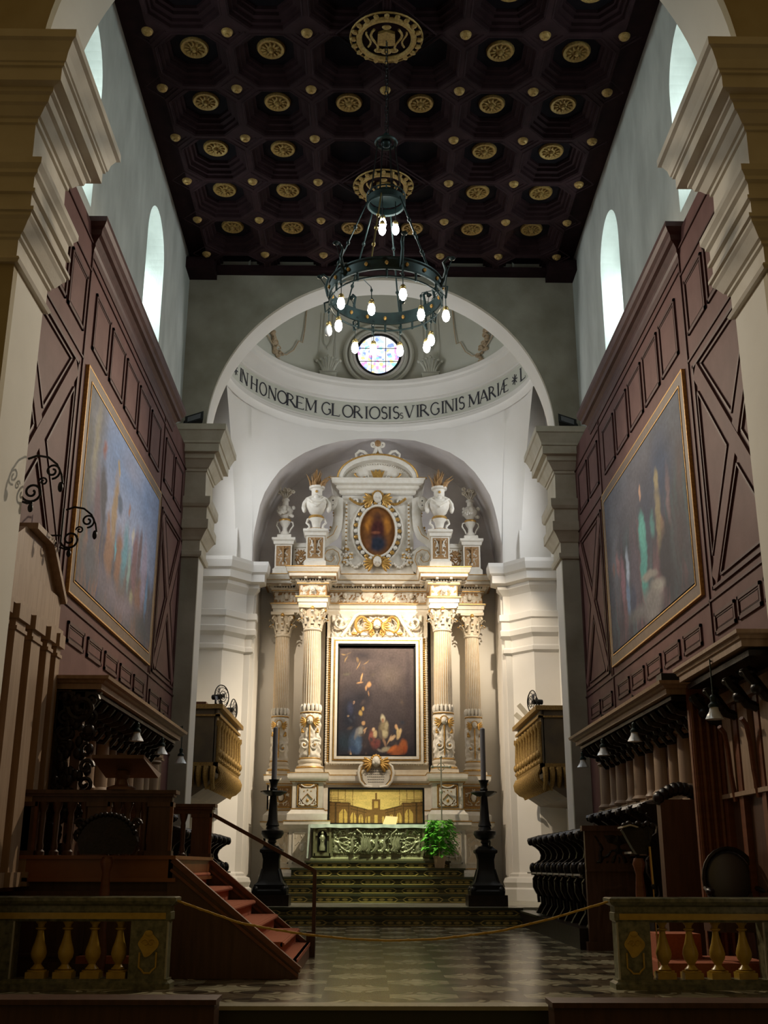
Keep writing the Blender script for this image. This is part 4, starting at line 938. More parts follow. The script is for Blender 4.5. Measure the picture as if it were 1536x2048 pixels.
for sx,(cx,h) in ((-1,(-.45,1)),(1,(.42,1)),(0,(-.02,1.2))):
    for q in range(4):
        x = cx+Q.uniform(-.2,.2); W.tube([(x-.05,27.97,1.5+Q.uniform(0,.05)),(x+.02,27.95,1.62),(x-.01,27.95,1.74),(x+.05,27.97,1.86)], lambda t:.045*(1-.4*t), 6); W.ell((x+.06,27.95,1.9),(.03,.03,.035))
for sx in (-1,1):
    W.tube([(-.02+sx*x,27.96,z) for x,z in ((.5,2.02),(.36,1.9),(.34,1.75),(.4,1.6),(.5,1.5))], .025, 6)
W.build('frontal_figures', M['bronze'], A, True)
c = MB(); c.box(-1.66,1.62,27.99,28.76,2.08,2.13); c.build('mensa', M['pale_marble'], A)
c = tag(MB().v and None or MB().grid(lambda u,v: (-1.70+3.36*u, 27.96+.84*v, 2.142+.004*sin(u*60)) , 40, 4).build('altar_cloth', M['cloth']), 'pale linen cloth covering the altar and hanging down its left end', 'altar cloth')
B = MB()
B.grid(lambda u,v: (-1.70+3.36*u, 27.955-.006*sin(u*90)*v, 2.143-.085*v*(1+.08*sin(u*31))), 120, 2)
B.grid(lambda u,v: (-1.70-.012*sin(u*14)-.03*v, 27.955+.83*u, 2.143-.80*v), 10, 6)
B.grid(lambda u,v: (-1.70-.03*v+.05*u*(1-.3*v), 27.953-.004*sin(u*20), 2.143-.80*v), 6, 8)
B.build('hanging_edge', M['cloth'], c)
# relief picture behind the altar
T = thing('architectural_panel', 'wide golden brown relief picture of a colonnaded church court behind the altar', 'picture', (-.05,28.75,2.14))
F = MB(); rect_frame(F,-1.22,1.14,2.2,3.02,.05,28.74,28.82); F.build('frame', M['iron'], T)
def pbase(u, v):
    d = abs(u-.5)*2; sky = Vector(L(206,174,104)); br = Vector(L(112,80,42)); lit = Vector(L(186,150,78)); dk_ = Vector(L(74,52,26))
    top = .36+.34*d if d > .17 else (.72 if d < .09 else .42)
    if d > .55: top = .62+.06*(d-.55)
    if v > top:
        if d > .5:
            q = (d-.5)/.5*3.2; fq = q-int(q)
            if fq < .09 or v < top+.12 and int(v*60)%3 == 0: return Vector(L(128,98,54))
        if d < .02 and v < .9: return br
        return sky
    if d < .09:
        if v > .42: return lit if d < .045 and .46 < v < .66 else br
        return lit if d < .035 and v < .26 else br
    q = 5.2*(1-max(0,1-d)**1.7) if d > .2 else 0; fq = q-int(q)
    if d > .2:
        hh = top-.17-.03*d
        if v > top-.03 or top-.12 < v < top-.10: return dk_
        if v < hh and .2 < fq < .85:
            e = abs(fq-.525)/.325; arch = hh-.14*e*e
            if v < arch: return lit if not (.47 < fq < .58) else br
        if fq < .08: return dk_
        return br
    return lit if .3 < (d-.1)/.1 < .7 and v < .22 else br
S_ = []
paint('canvas', None, 260, 90, (-1.22,28.77,2.18), (2.36,0,0), (0,0,.84), T, S_, pbase, 3, .002)
B = MB(); B.bar((.10,28.35,2.2),(.40,28.3,2.2),.02,.02); B.v = []; B.f = []
B.add([(.12,28.2,2.15),(.46,28.2,2.15),(.50,28.42,2.34),(.2,28.42,2.36),(.12,28.24,2.15),(.46,28.24,2.15),(.50,28.46,2.33),(.2,28.46,2.35)],[(0,1,2,3),(7,6,5,4),(0,4,5,1),(1,5,6,2),(2,6,7,3),(3,7,4,0)])
tag(B.build('missal_stand', mat('tan_leather', (.62,.42,.2), .6)), 'small sloped tan missal stand lying on the altar cloth', 'book stand')
# candlesticks
def candlestick(sx):
    x, y = sx*2.33, 25.0; t = thing('altar_candlestick', 'tall black wrought standing candlestick with a grey candle, %s of the altar steps' % ('left' if sx<0 else 'right'), 'candlestick', (x,y,.352), 'tall standing candlesticks flanking the altar')
    B = MB(); B.box(x-.42,x+.42,y-.38,y+.42,.352,.58); B.build('plinth', M['black_wood'], t)
    B = MB(); B.block(x-.3,x+.3,y-.3,y+.3,[(.06,.58),(.07,.66),(.02,.7),(.03,.78),(-.02,.82),(-.07,.9),(-.12,1.1),(-.13,1.3),(-.1,1.42),(-.06,1.45),(-.06,1.5),(-.12,1.54),(-.16,1.58)])
    for a,b_ in ((-1,-1),(1,-1),(1,1),(-1,1)): B.ell((x+a*.3,y+b_*.3,.68),(.08,.08,.09),8,6); B.tube([(x+a*.3,y+b_*.3,.7),(x+a*.24,y+b_*.24,.85),(x+a*.17,y+b_*.17,1.1)],.03,5)
    B.build('base', M['iron'], t, True)
    B = MB(); B.lathe([(.15,1.55),(.1,1.62),(.07,1.66),(.12,1.7),(.17,1.76),(.17,1.82),(.1,1.85),(.07,1.9),(.1,1.93),(.09,1.98),(.2,2.02),(.25,2.1),(.24,2.17),(.15,2.2),(.13,2.26),(.15,2.28),(.11,2.4),(.09,2.7),(.07,3.0),(.09,3.06),(.07,3.1),(.09,3.2),(.12,3.26)], (x,y,-.27), 24); B.build('stem', M['iron'], t, True)
    B = MB(); B.lathe([(.06,2.68),(.14,2.64),(.22,2.68),(.28,2.72),(.27,2.745),(.16,2.72),(.05,2.76),(.05,2.86),(.08,2.9),(.05,2.95),(.06,2.98)], (x,y,.0), 24, rad=lambda a,z: 1+(.06*cos(8*a) if z<2.75 else 0))
    B.build('drip_pan', M['iron'], t, True)
    MB().lathe([(.06,2.96),(.056,4.12),(.012,4.15)], (x,y,0), 16).build('candle', M['wax'], t, True)
candlestick(-1); candlestick(1)
# potted plant
P = thing('potted_plant', 'bushy bright green climbing houseplant in a beige plastic pot on the altar steps', 'potted plant', (1.50,27.8,1.12))
MB().lathe([(.001,0),(.115,0),(.145,.24),(.16,.24),(.16,.28),(.14,.28),(.13,.24),(.001,.24)], (1.50,27.8,1.122), 24).build('pot', M['terracotta'], P, True)
MB().tube([(1.50,27.8,1.34),(1.50,27.8,1.8),(1.5,27.8,2.15)], .018, 6).build('stem', mat('plant_pole',(.45,.35,.15),.8), P)
lf = MB(); rnd = random.Random(21)
def leaf(B, p, d, u, s):
    d = Vector(d).normalized(); r = d.cross(Vector(u)).normalized(); nn = r.cross(d)
    pts = []
    for t_, w_ in ((0,.02),(.12,.34),(.3,.5),(.55,.42),(.8,.2),(1,.01)):
        for q in (-1,0,1): pts.append(Vector(p)+d*t_*s+r*q*w_*s*.8+nn*(.12*s*abs(q)-.25*s*t_*t_))
    B.add([tuple(v) for v in pts], [(i*3+j,i*3+j+1,i*3+4+j,i*3+3+j) for i in range(5) for j in range(2)])
for q in range(330):
    h = rnd.random(); a = rnd.random()*2*PI; z = 1.42+h*.82; rr = (.10+.24*rnd.random())*(1.15-.45*abs(h-.35)) 
    p = (1.52+rr*cos(a), 27.8+rr*sin(a), z); leaf(lf, p, (cos(a),sin(a)-.3,rnd.uniform(-.7,.3)), (0,0,1), rnd.uniform(.09,.17))
lf.build('leaves', M['leaf'], P, True)
# processional cross
C = thing('processional_cross', 'thin silver processional cross standing behind the potted plant', 'cross', (1.60,28.35,1.12))
B = MB(); B.tube([(1.60,28.35,1.122),(1.60,28.35,3.1)], .016, 8); B.lathe([(.03,0),(.05,.05),(.03,.1)], (1.6,28.35,2.9), 10); B.build('staff', mat('silvered_metal', (.42,.44,.36), .35, .8), C)
B = MB(); B.tube([(1.60,28.35,3.05),(1.60,28.35,3.78)], .018, 6); B.tube([(1.40,28.35,3.56),(1.80,28.35,3.56)], .018, 6)
for p in ((1.6,3.8),(1.38,3.56),(1.82,3.56)): B.ell((p[0],28.35,p[1]),(.04,.02,.04))
B.tube([(1.6+.09*cos(2*PI*i/16),28.35,3.56+.09*sin(2*PI*i/16)) for i in range(17)], .01, 5); B.build('cross_head', bpy.data.materials['silvered_metal'], C, True)
# gilded singing galleries
def gallery(sx):
    side = 'left' if sx<0 else 'right'
    X = 3.5; t = thing('singing_gallery', 'carved and gilded wooden singing gallery projecting from the %s apse wall' % side, 'gallery', (sx*4.4,26.2,2.7), 'gilded galleries facing each other')
    y0, y1, z0, z1 = 24.25, 28.3, 3.0, 4.55
    B = MB(); f_ = lambda x0,x1,*a: B.box(sx*x0,sx*x1,*a)
    f_(X+.06,4.75,y0+.05,y1-.05,z0+.1,z0+.2); f_(X+.06,X+.12,y0+.05,y1-.05,z0,z1-.05); f_(X+.1,4.75,y0+.05,y0+.1,z0,z1-.05); f_(X+.1,4.75,y1-.1,y1-.05,z0,z1-.05)
    B.build('body', mat('old_grey_gilt_%s' % side, (.16,.12,.07), .6, .1, col2=(.10,.08,.06), scale=3), t)
    G = MB(); g_ = lambda x0,x1,*a: G.box(sx*x0,sx*x1,*a)
    g_(X-.06,X+.16,y0-.04,y1+.04,z1-.1,z1); g_(X,4.75,y0-.02,y0+.1,z1-.1,z1); g_(X,X+.1,y0,y1,z1-.26,z1-.2); g_(X,4.75,y0,y0+.08,z1-.26,z1-.22)
    g_(X,X+.1,y0,y1,z0+.22,z0+.3); g_(X,4.6,y0,y0+.08,z0+.22,z0+.3)
    G.build('rail', M['gilt'], t)
    for q in range(9):
        y = y0+.1+(y1-y0-.2)*q/8; c = MB(); c.lathe([(.05,.0),(.07,.05),(.05,.1),(.06,.4),(.045,.75),(.07,.8),(.08,.9)], (sx*(X+.02),y,z0+.3), 10, rad=lambda a,z: 1+.12*sin(z*40+2*a)); c.ell((sx*(X-.01),y,z0+.5),(.07,.06,.1)); c.build('colonnette', M['gilt'], t, True)
    o = MB(); r_ = relief(y0+.05,y1-.05,z0+.3,z1-.26,sx*(X+.06),.05*1,7+sx,6,110,False,0,-sx); o.add(r_.v,r_.f); o.build('carved_panel', M['gilt'], t, True)
    B = MB()
    for i in range(15):
        y = y0+.12+(y1-y0-.24)*i/14; e = 1
        B.tube([(sx*(X+dx),y,z0+dz) for dx,dz in ((0,.2),(-.06,.08),(-.04,-.04),(.06,-.14),(.16,-.18),(.2,-.26*e))], lambda u:.052-.02*u, 6)
    for i in range(7):
        x = X+.1+.15*i; B.tube([(sx*x,y0+dy,z0+dz) for dy,dz in ((0,.2),(-.05,.08),(-.03,-.04),(.06,-.14),(.2,-.24))], lambda u:.07-.03*u, 6)
    B.build('bracket_scrolls', M['gilt'], t, True)
    B = MB(); B.prism([(sx*(X+.1),z0+.1),(sx*(X+.25),z0-.22),(sx*(X+.55),z0-.42),(sx*4.75,z0-.46),(sx*4.75,z0+.1)], 1, y0+.1, y1-.1); B.build('underside', bpy.data.materials['old_grey_gilt_%s' % side], t)
    if sx < 0: MB().box(-4.7,-3.95,y0+.9,y0+1.3,z1-.2,z1+.18).build('cupboard', M['redwood'], t)
    return t
gallery(-1); gallery(1)
def fan(x, y, z, lab, a=0):
    t = thing('wall_fan', lab, 'fan', (x,y,z)); R_ = Matrix.Rotation(a,3,'Z')
    def tr(B): B.v = [tuple(Vector((x,y,z+.32))+R_@Vector(v)) for v in B.v]; return B
    B = MB()
    for r in (.26,.2,.12,.06): B.tube([(r*cos(2*PI*i/24),-.05 if r>.2 else -.09,r*sin(2*PI*i/24)) for i in range(25)], .008 if r<.26 else .013, 5)
    for i in range(12): B.tube([(.05*cos(PI*i/6),-.1,.05*sin(PI*i/6)),(.26*cos(PI*i/6),-.05,.26*sin(PI*i/6)),(.1*cos(PI*i/6),.06,.1*sin(PI*i/6))], .004, 4)
    tr(B).build('guard', M['iron'], t)
    B = MB()
    for i in range(4):
        q = PI/2*i; B.add([(0,0,0),(.2*cos(q),.02,.2*sin(q)),(.2*cos(q+.6),-.02,.2*sin(q+.6)),(.2*cos(q),.028,.2*sin(q))],[(0,1,2),(0,2,3)])
    tr(B).build('blades', M['greymetal'], t)
    B = MB(); B.tube([(0,-.03,0),(0,.2,0)], .06, 10); B.tube([(0,.12,0),(0,.12,-.32)], .02, 6); tr(B).build('motor', M['iron'], t, True)
fan(-3.62,25.0,4.5,'round black fan standing at the near end of the left gilded gallery', math.radians(60))
fan(-3.62,27.2,4.5,'round black fan farther along the left gilded gallery', math.radians(80))
fan(3.62,25.6,4.5,'round black fan on the near part of the right gilded gallery', math.radians(-75))
for (y,z,e,w_,lab) in ((27.3,4.5,.5,.12,'tall wooden board leaning on the right gallery nearest the fan'),(28.0,4.5,.36,.12,'short wooden board leaning at the far end of the right gallery')):
    B = MB(); B.bar((3.9,y,z-.02),(3.50,y+.1,z+e),w_,.12); tag(B.build('wooden_board', M['cap']), lab, 'board')
# flood lights on the arch capitals
for sx in (-1,1):
    x, y, z = sx*4.12, 22.45, 10.41; t = thing('floodlight', 'black floodlight on the %s capital of the far arch' % ('left' if sx<0 else 'right'), 'floodlight', (x,y,z), 'floodlights on the far arch capitals')
    B = MB(); B.prism([(x-.2,y-.1),(x+.2,y-.1),(x+.15,y+.12),(x-.15,y+.12)], 2, z+.06, z+.24); B.v = [(a, b_, c+(a-x)*(.35*-sx)*1.0) for a,b_,c in B.v]; B.build('housing', M['iron'], t)
    B = MB(); B.box(x-.14,x+.14,y-.115,y-.1,z+.09,z+.2); B.v = [(a, b_, c+(a-x)*(.35*-sx)) for a,b_,c in B.v]; B.build('lens', M['greymetal'], t)
    B = MB(); B.tube([(x+sx*.1,y,z+.15),(x+sx*.22,y,z+.1),(x+sx*.25,y,z)], .02, 6); B.box(x-.1,x+.1,y-.05,y+.05,z,z+.02); B.build('bracket', M['iron'], t)

# ================================================================== PANELLED SIDE WALLS
ORD2 = ['nearest','second nearest','middle','second farthest','farthest']
def panelling(sx):
    side = 'left' if sx<0 else 'right'; X = 4.3
    t = thing('wall_panelling', 'mauve brown wooden wall panelling with cornice covering the %s choir wall' % side, 'wall panelling', (sx*4.4,17,3), 'panelled choir walls')
    B = MB(); B.box(sx*X,sx*4.5,11.12,14.12,0,10.08); B.box(sx*X,sx*4.5,14.12,22.8,0,9.95); B.build('boards', M['mauve'], t)
    B = MB()
    prof = [(0,9.62),(.02,9.62),(.03,9.72),(.05,9.76),(.05,9.82),(.10,9.88),(.15,9.9),(.16,9.98),(.20,10.02),(.23,10.08),(.23,10.16),(0,10.18)]
    P = [(-X,22.78),(-X,22.78)]
    P = [(-4.5,14.1),(-X,14.1),(-X,20.85),(-4.5,20.85)]; P = [(-4.5,14.1),(-X,14.1),(-X,20.85),(-4.5,20.85)]
    if sx>0: P = [(-x,y) for x,y in reversed(P)]
    B.sweep(P, prof); B.build('cornice', M['mauve_dark'], t)
    B = MB(); b2 = MB()
    for (a,b_,z) in ((11.12,14.1,9.25+.12),(11.12,14.1,7.98),(14.1,20.1,9.47),(14.1,20.1,4.5),(20.12,22.8,9.45),(20.12,22.8,8.06),(20.12,22.8,4.5),(11.12,14.1,4.5),(20.12,22.8,3.3),(11.12,14.1,9.8)): b2.box(sx*X,sx*(X-.022),a,b_,z,z+.03)
    for (y,a,b_) in ((14.08,3.3,9.62),(20.10,3.3,9.62),(20.24,4.5,8.0)): b2.box(sx*X,sx*(X-.022),y,y+.03,a,b_)
    b2.build('rail_moulding', M['mauve_dark'], t)
    def pan(y0,y1,z0,z1):
        m = MB(); w_ = .045
        for (a,b_,c,d) in ((y0,y1,z0,z0+w_),(y0,y1,z1-w_,z1),(y0,y0+w_,z0,z1),(y1-w_,y1,z0,z1)):
            m.box(sx*X,sx*(X-.028),a,b_,c,d)
        m.box(sx*X,sx*(X-.012),y0+.09,y1-.09,z0+.08,z1-.08)
        for (a,b_,c,d) in ((y0+.03,y1-.03,z0+.03,z0+w_+.025),(y0+.03,y1-.03,z1-w_-.025,z1-.03)): m.box(sx*X,sx*(X-.016),a,b_,c,d)
        m.build('panel', M['mauve_dark'], t)
        fi = MB(); fi.box(sx*(X-.012),sx*(X-.017),y0+.1,y1-.1,z0+.09,z1-.09); fi.build('panel_field', M['mauve'], t)
    for q in range(5):
        y = 14.49+1.085*q; pan(y,y+.92,8.33,9.24); pan(y+.08,y+.95,4.03,4.32)
    for y in (11.25,12.2,13.13): pan(y,y+.82,8.34,9.2); pan(y,y+.82,4.03,4.32)
    for y in (20.32,21.42): pan(y,y+.92,8.36,9.28); pan(y,y+.9,4.0,4.28)
    # saltire panels
    for (y0,y1) in ((11.2,13.9),(20.36,22.65)):
        z0, z1 = 4.62, 7.84; m = MB(); w_ = .045
        for (a,b_,c,d) in ((y0,y1,z0,z0+w_),(y0,y1,z1-w_,z1),(y0,y0+w_,z0,z1),(y1-w_,y1,z0,z1)): m.box(sx*X,sx*(X-.03),a,b_,c,d)
        m.build('panel', M['mauve_dark'], t)
        ym, zm = (y0+y1)/2, (z0+z1)/2; hy, hz = (y1-y0)/2-.12, (z1-z0)/2-.12
        for (sy,sz) in ((1,1),(1,-1)):
            m = MB(); m.bar((sx*(X-.012-.003*sz),ym-hy*sy,zm-hz*sz),(sx*(X-.012-.003*sz),ym+hy*sy,zm+hz*sz),.24,.03,(1,0,0)); m.v = [(a*.999,b_,c) for a,b_,c in m.v]; m.build('cross_brace', M['mauve'], t)
        dk = MB()
        for (py,pz) in ((1,0),(-1,0),(0,1),(0,-1)):
            # triangular fillets between the arms
            if py: tri = [(ym+py*.28,zm),(ym+py*hy,zm+hz-.32),(ym+py*hy,zm-hz+.32)]
            else: tri = [(ym,zm+pz*.34),(ym+hy-.24,zm+pz*hz),(ym-hy+.24,zm+pz*hz)]
            for i in range(3):
                a, b_ = tri[i], tri[(i+1)%3]; dk.bar((sx*(X-.01),a[0],a[1]),(sx*(X-.01),b_[0],b_[1]),.03,.035,(1,0,0))
        dk.build('brace_moulding', M['mauve_dark'], t)
    return t
panelling(-1); panelling(1)
def sidepic(sx, label, strokes, base, seed):
    X = 4.26; t = thing('wall_painting', label, 'painting', (sx*4.25,17.2,4.7), 'large gilt framed paintings on the choir walls')
    y0,y1,z0,z1 = 14.52,19.82,4.86,7.80
    paint('canvas', None, 200, 120, (sx*4.24,y0,z0), (0,y1-y0,0), (0,0,z1-z0), t, strokes, base, seed, .02)
    def fr(o, w_, d, mt, nm):
        B = MB(); B.box(sx*4.3,sx*(4.3-d),y0-o-w_,y1+o+w_,z0-o-w_,z0-o); B.box(sx*4.3,sx*(4.3-d),y0-o-w_,y1+o+w_,z1+o,z1+o+w_); B.box(sx*4.3,sx*(4.3-d),y0-o-w_,y0-o,z0-o,z1+o); B.box(sx*4.3,sx*(4.3-d),y1+o,y1+o+w_,z0-o,z1+o); B.build(nm, mt, t)
    fr(-.02,.04,.06,M['gold'],'inner_gilt_moulding'); fr(.02,.16,.05,M['frame_wood'],'frame'); fr(.18,.022,.052,M['gold'],'outer_gilt_moulding')
def lbase(u, v):
    sky = Vector(L(96,118,158)); ground = Vector(L(92,88,92)); dark = Vector(L(74,78,84)); t_ = max(0,min(1,(v-.36)/.12)); c = ground*(1-t_)+sky*t_
    k_ = max(0,min(1,(.22-u)/.08)); c = c*(1-k_)+dark*k_
    s1 = noise.noise(Vector((u*24,v*2.6,11))); s2 = max(0,min(1,(.62-v)/.2)); tint = Vector(L(128,92,78)) if noise.noise(Vector((u*9,v,5)))>0 else Vector(L(70,72,96)); a_ = max(0,min(.75,abs(s1)*1.6))*s2; c = c*(1-a_)+tint*a_
    q = .5+.9*noise.noise(Vector((u*4,v*3,1))); q = max(0,min(1,q)); return c*(1-.5*q)+Vector(L(146,150,172))*.5*q*t_+c*.5*q*(1-t_)
LS = [(.03,.6,.05,.6,0,(88,88,86),.8),(.10,.75,.04,.35,0,(128,124,112),.8),(.16,.45,.05,.25,0,(96,80,92),.5),(.20,.78,.03,.06,0,(120,80,80),.7),(.22,.55,.05,.22,5,(64,66,78),.5),(.30,.42,.03,.12,0,(128,100,84),.5),
 (.36,.55,.045,.26,0,(134,116,96),.5),(.385,.8,.02,.06,0,(140,122,86),.5),(.42,.62,.04,.07,30,(70,84,108),.5),(.33,.3,.06,.14,0,(128,100,86),.6),(.45,.34,.05,.2,0,(120,92,80),.5),(.40,.36,.012,.08,0,(90,140,160),.5),
 (.53,.4,.06,.22,-5,(84,126,146),.6),(.55,.66,.018,.05,0,(124,92,80),.7),(.60,.35,.03,.16,0,(112,136,140),.5),(.63,.55,.02,.08,0,(150,150,150),.6),(.68,.42,.05,.25,0,(104,82,92),.5),(.74,.5,.03,.2,0,(88,76,86),.5),(.66,.2,.03,.07,0,(130,130,110),.6),
 (.82,.42,.05,.3,0,(130,124,150),.6),(.88,.3,.03,.2,0,(90,120,156),.5),(.95,.6,.04,.3,0,(120,134,166),.7),(.35,.12,.3,.12,-10,(106,100,112),.9),(.12,.14,.12,.14,20,(84,86,96),.8),(.6,.12,.25,.08,12,(112,104,116),.9),(.85,.1,.2,.12,0,(76,78,84),.8),(.55,.9,.2,.1,0,(110,120,150),.9)]
sidepic(-1,'large gilt framed painting of robed figures under a blue sky on the left wall', LS, lbase, 5)
def rbase(u, v):
    c = Vector(L(50,52,62)); s_ = Vector(L(84,92,104)); t_ = max(0,min(1,(v-.5)/.4)); c = c*(1-t_*.7)+s_*t_*.7
    s1 = noise.noise(Vector((u*26,v*2.4,21))); s2 = max(0,min(1,(.7-v)/.2)); tint = Vector(L(108,76,84)) if noise.noise(Vector((u*8,v,6)))>0 else Vector(L(58,84,92)); a_ = max(0,min(.7,abs(s1)*1.5))*s2; c = c*(1-a_)+tint*a_
    q = max(0,min(1,.5+.9*noise.noise(Vector((u*3,v*3,7))))); return c*(1-.4*q)+Vector(L(78,70,82))*.4*q
RS = [(.24,.72,.16,.3,0,(44,58,84),.7),(.42,.62,.14,.3,0,(50,56,74),.8),(.88,.55,.1,.5,0,(92,96,106),.9),(.62,.35,.08,.3,0,(70,66,80),.7),(.5,.38,.055,.3,0,(66,124,124),.4),(.495,.52,.045,.14,0,(78,140,136),.5),(.48,.75,.018,.05,0,(154,124,108),.4),(.38,.5,.035,.1,0,(66,110,112),.6),
 (.30,.48,.045,.22,0,(120,110,88),.5),(.285,.7,.03,.08,0,(132,122,96),.5),(.27,.4,.03,.12,0,(134,110,90),.5),(.25,.25,.09,.25,0,(44,44,54),.5),(.1,.3,.1,.3,0,(58,52,60),.8),(.18,.55,.03,.2,0,(100,84,92),.7),(.05,.6,.05,.2,0,(72,62,66),.8),
 (.43,.09,.14,.12,25,(106,104,106),.5),(.44,.25,.12,.035,14,(116,114,112),.45),(.36,.16,.1,.05,14,(126,124,122),.6),(.70,.42,.03,.15,0,(128,140,160),.5),(.72,.25,.03,.15,0,(90,108,136),.5),(.78,.38,.04,.18,0,(112,84,98),.5),(.84,.5,.03,.1,0,(118,92,98),.5),(.90,.5,.02,.06,0,(112,90,90),.5),(.66,.2,.05,.12,0,(52,58,78),.5),(.6,.1,.2,.06,10,(90,90,94),.8),(.95,.3,.04,.25,0,(66,70,84),.8)]
sidepic(1,'large gilt framed dark painting with a turquoise robed figure on the right wall', RS, rbase, 9)

# ================================================================== CHOIR STALLS
def high_back(sx):
    side = 'left' if sx<0 else 'right'
    t = thing('stall_canopy', 'long walnut canopy on carved scroll brackets with pilastered back over the %s choir stalls' % side, 'choir stall canopy', (sx*4.0,17,2), 'walnut canopies along both choir walls')
    y0, y1 = (13.75,20.0) if sx>0 else (13.55,19.35)
    S = lambda B: B
    B = MB(); P = [(-4.3,y0),(-3.55,y0),(-3.55,y1),(-4.3,y1)]
    if sx>0: P = [(-x,y) for x,y in reversed(P)]
    B.sweep(P, [(-.03,3.235),(.04,3.235),(.04,3.30),(.07,3.31),(.09,3.335),(.14,3.35),(.15,3.39),(-.2,3.40)]); B.prism([(sx*3.58,y0+.03),(sx*4.3,y0+.03),(sx*4.3,y1-.03),(sx*3.58,y1-.03)],2,3.24,3.39); B.build('canopy', M['walnut_light'], t)
    B = MB(); B.box(sx*3.58,sx*4.28,y0+.02,y1-.02,3.17,3.215); B.build('soffit', M['black_wood'], t)
    B = MB(); B.box(sx*4.14,sx*4.3,y0+.2,21.2,1.0,3.2); B.build('back_board', M['walnut'], t)
    B = MB(); B.box(sx*4.04,sx*4.14,y0+.2,20.9,3.02,3.06); B.box(sx*4.06,sx*4.14,y0+.2,20.9,3.06,3.14); B.box(sx*4.02,sx*4.14,y0+.2,20.9,3.14,3.17)
    B.box(sx*4.08,sx*4.14,y0+.2,20.9,2.06,2.12); B.box(sx*4.03,sx*4.14,y0+.2,20.9,2.12,2.15); B.build('back_rail', M['walnut_light'], t)
    q = 0; y = y0+.75
    while y < 20.9:
        w_ = .2 if q%2 else .15; m = MB()
        m.lathe([(w_*.95,2.15),(w_*1.05,2.19),(w_*.8,2.24),(w_*.78,2.3),(w_*.74,2.85),(w_*.7,2.9),(w_*.95,2.94),(w_*.85,2.97),(w_*1.0,3.02)], (sx*4.15,y,0), 16)
        m.box(sx*4.06,sx*4.14,y-w_*.9,y+w_*.9,1.7,2.06); m.build('engaged_column', M['walnut_light'], t, True)
        q += 1; y += .66
    y = y0+.25; k_ = 0
    while y < y1:
        m = MB(); 
        m.tube([(sx*a,y,z) for a,z in ((4.12,2.86),(4.0,2.84),(3.94,2.92),(3.98,3.0),(4.05,2.98))], .04, 6); m.tube([(sx*a,y,z) for a,z in ((3.96,2.95),(3.86,3.04),(3.74,3.06),(3.66,3.1),(3.62,3.16))], lambda u:.06, 6)
        m.ell((sx*3.68,y,3.08),(.06,.06,.06)); m.ell((sx*3.86,y,2.99),(.05,.07,.05)); m.ell((sx*3.78,y+.05,3.14),(.1,.1,.05)); m.build('scroll_bracket', M['black_wood'], t, True)
        k_ += 1; y += .42
    return t
high_back(-1); high_back(1)
def second_canopy():
    t = thing('throne_canopy', 'higher walnut canopy with carved brackets over the pilastered panels nearest on the right', 'choir stall canopy', (4.0,12.2,1.9))
    y0, y1 = 11.2, 13.5; B = MB(); P = [(4.3,y1),(3.68,y1),(3.68,y0),(4.3,y0)]
    B.sweep(P, [(0,3.35),(.04,3.35),(.04,3.42),(.06,3.43),(.07,3.46),(.10,3.48),(.10,3.52),(-.3,3.53)]); B.box(3.68,4.3,y0,y1,3.36,3.52); B.build('canopy', M['walnut_light'], t)
    MB().box(3.72,4.3,y0,y1-.02,3.26,3.32).build('soffit', M['black_wood'], t)
    MB().box(4.16,4.3,11.15,13.75,.0,3.3).build('back_board', M['walnut'], t)
    B = MB(); B.box(4.05,4.16,11.15,13.6,3.02,3.06); B.box(4.08,4.16,11.15,13.6,3.06,3.18); B.box(4.06,4.16,11.15,13.6,1.95,2.0); B.build('back_rail', M['walnut_light'], t)
    for y in (11.4,12.0,12.75,13.35):
        m = MB(); m.box(4.1,4.16,y-.2,y+.12,2.0,3.02); m.build('back_panel', M['walnut_light'], t)
        m = MB(); m.box(4.09,4.16,y+.16,y+.3,.5,3.0); m.build('pilaster', M['redwood'], t)
        m = MB(); m.tube([(a,y+.2,z) for a,z in ((4.12,2.86),(4.0,2.9),(3.9,3.05),(3.84,3.12),(3.8,3.2))], .06, 6); m.ell((3.92,y+.2,2.98),(.08,.09,.07)); m.ell((3.85,y+.25,3.16),(.1,.12,.06)); m.build('scroll_bracket', M['black_wood'], t, True)
    for y in (12.35,13.15):
        m = MB(); m.tube([(4.08,y,1.9),(4.05,y,2.2),(4.04,y,2.5),(4.0,y-.05,2.68),(3.93,y-.1,2.75)], .03, 6); m.build('curved_arm', M['redwood'], t, True)
second_canopy()
t = thing('end_pilaster', 'red brown clustered pilaster and plain panel between the two canopies on the right', 'pilaster', (4.0,13.7,0))
B = MB()
for q in range(4): B.tube([(3.80+.09*q,13.66,0),(3.80+.09*q,13.66,3.2)], .035, 8)
B.box(3.76,4.12,13.66,13.74,0,3.42); B.build('shaft', M['redwood'], t)
MB().box(4.12,4.2,13.62,14.4,.9,3.4).build('plain_panel', M['walnut_light'], t)
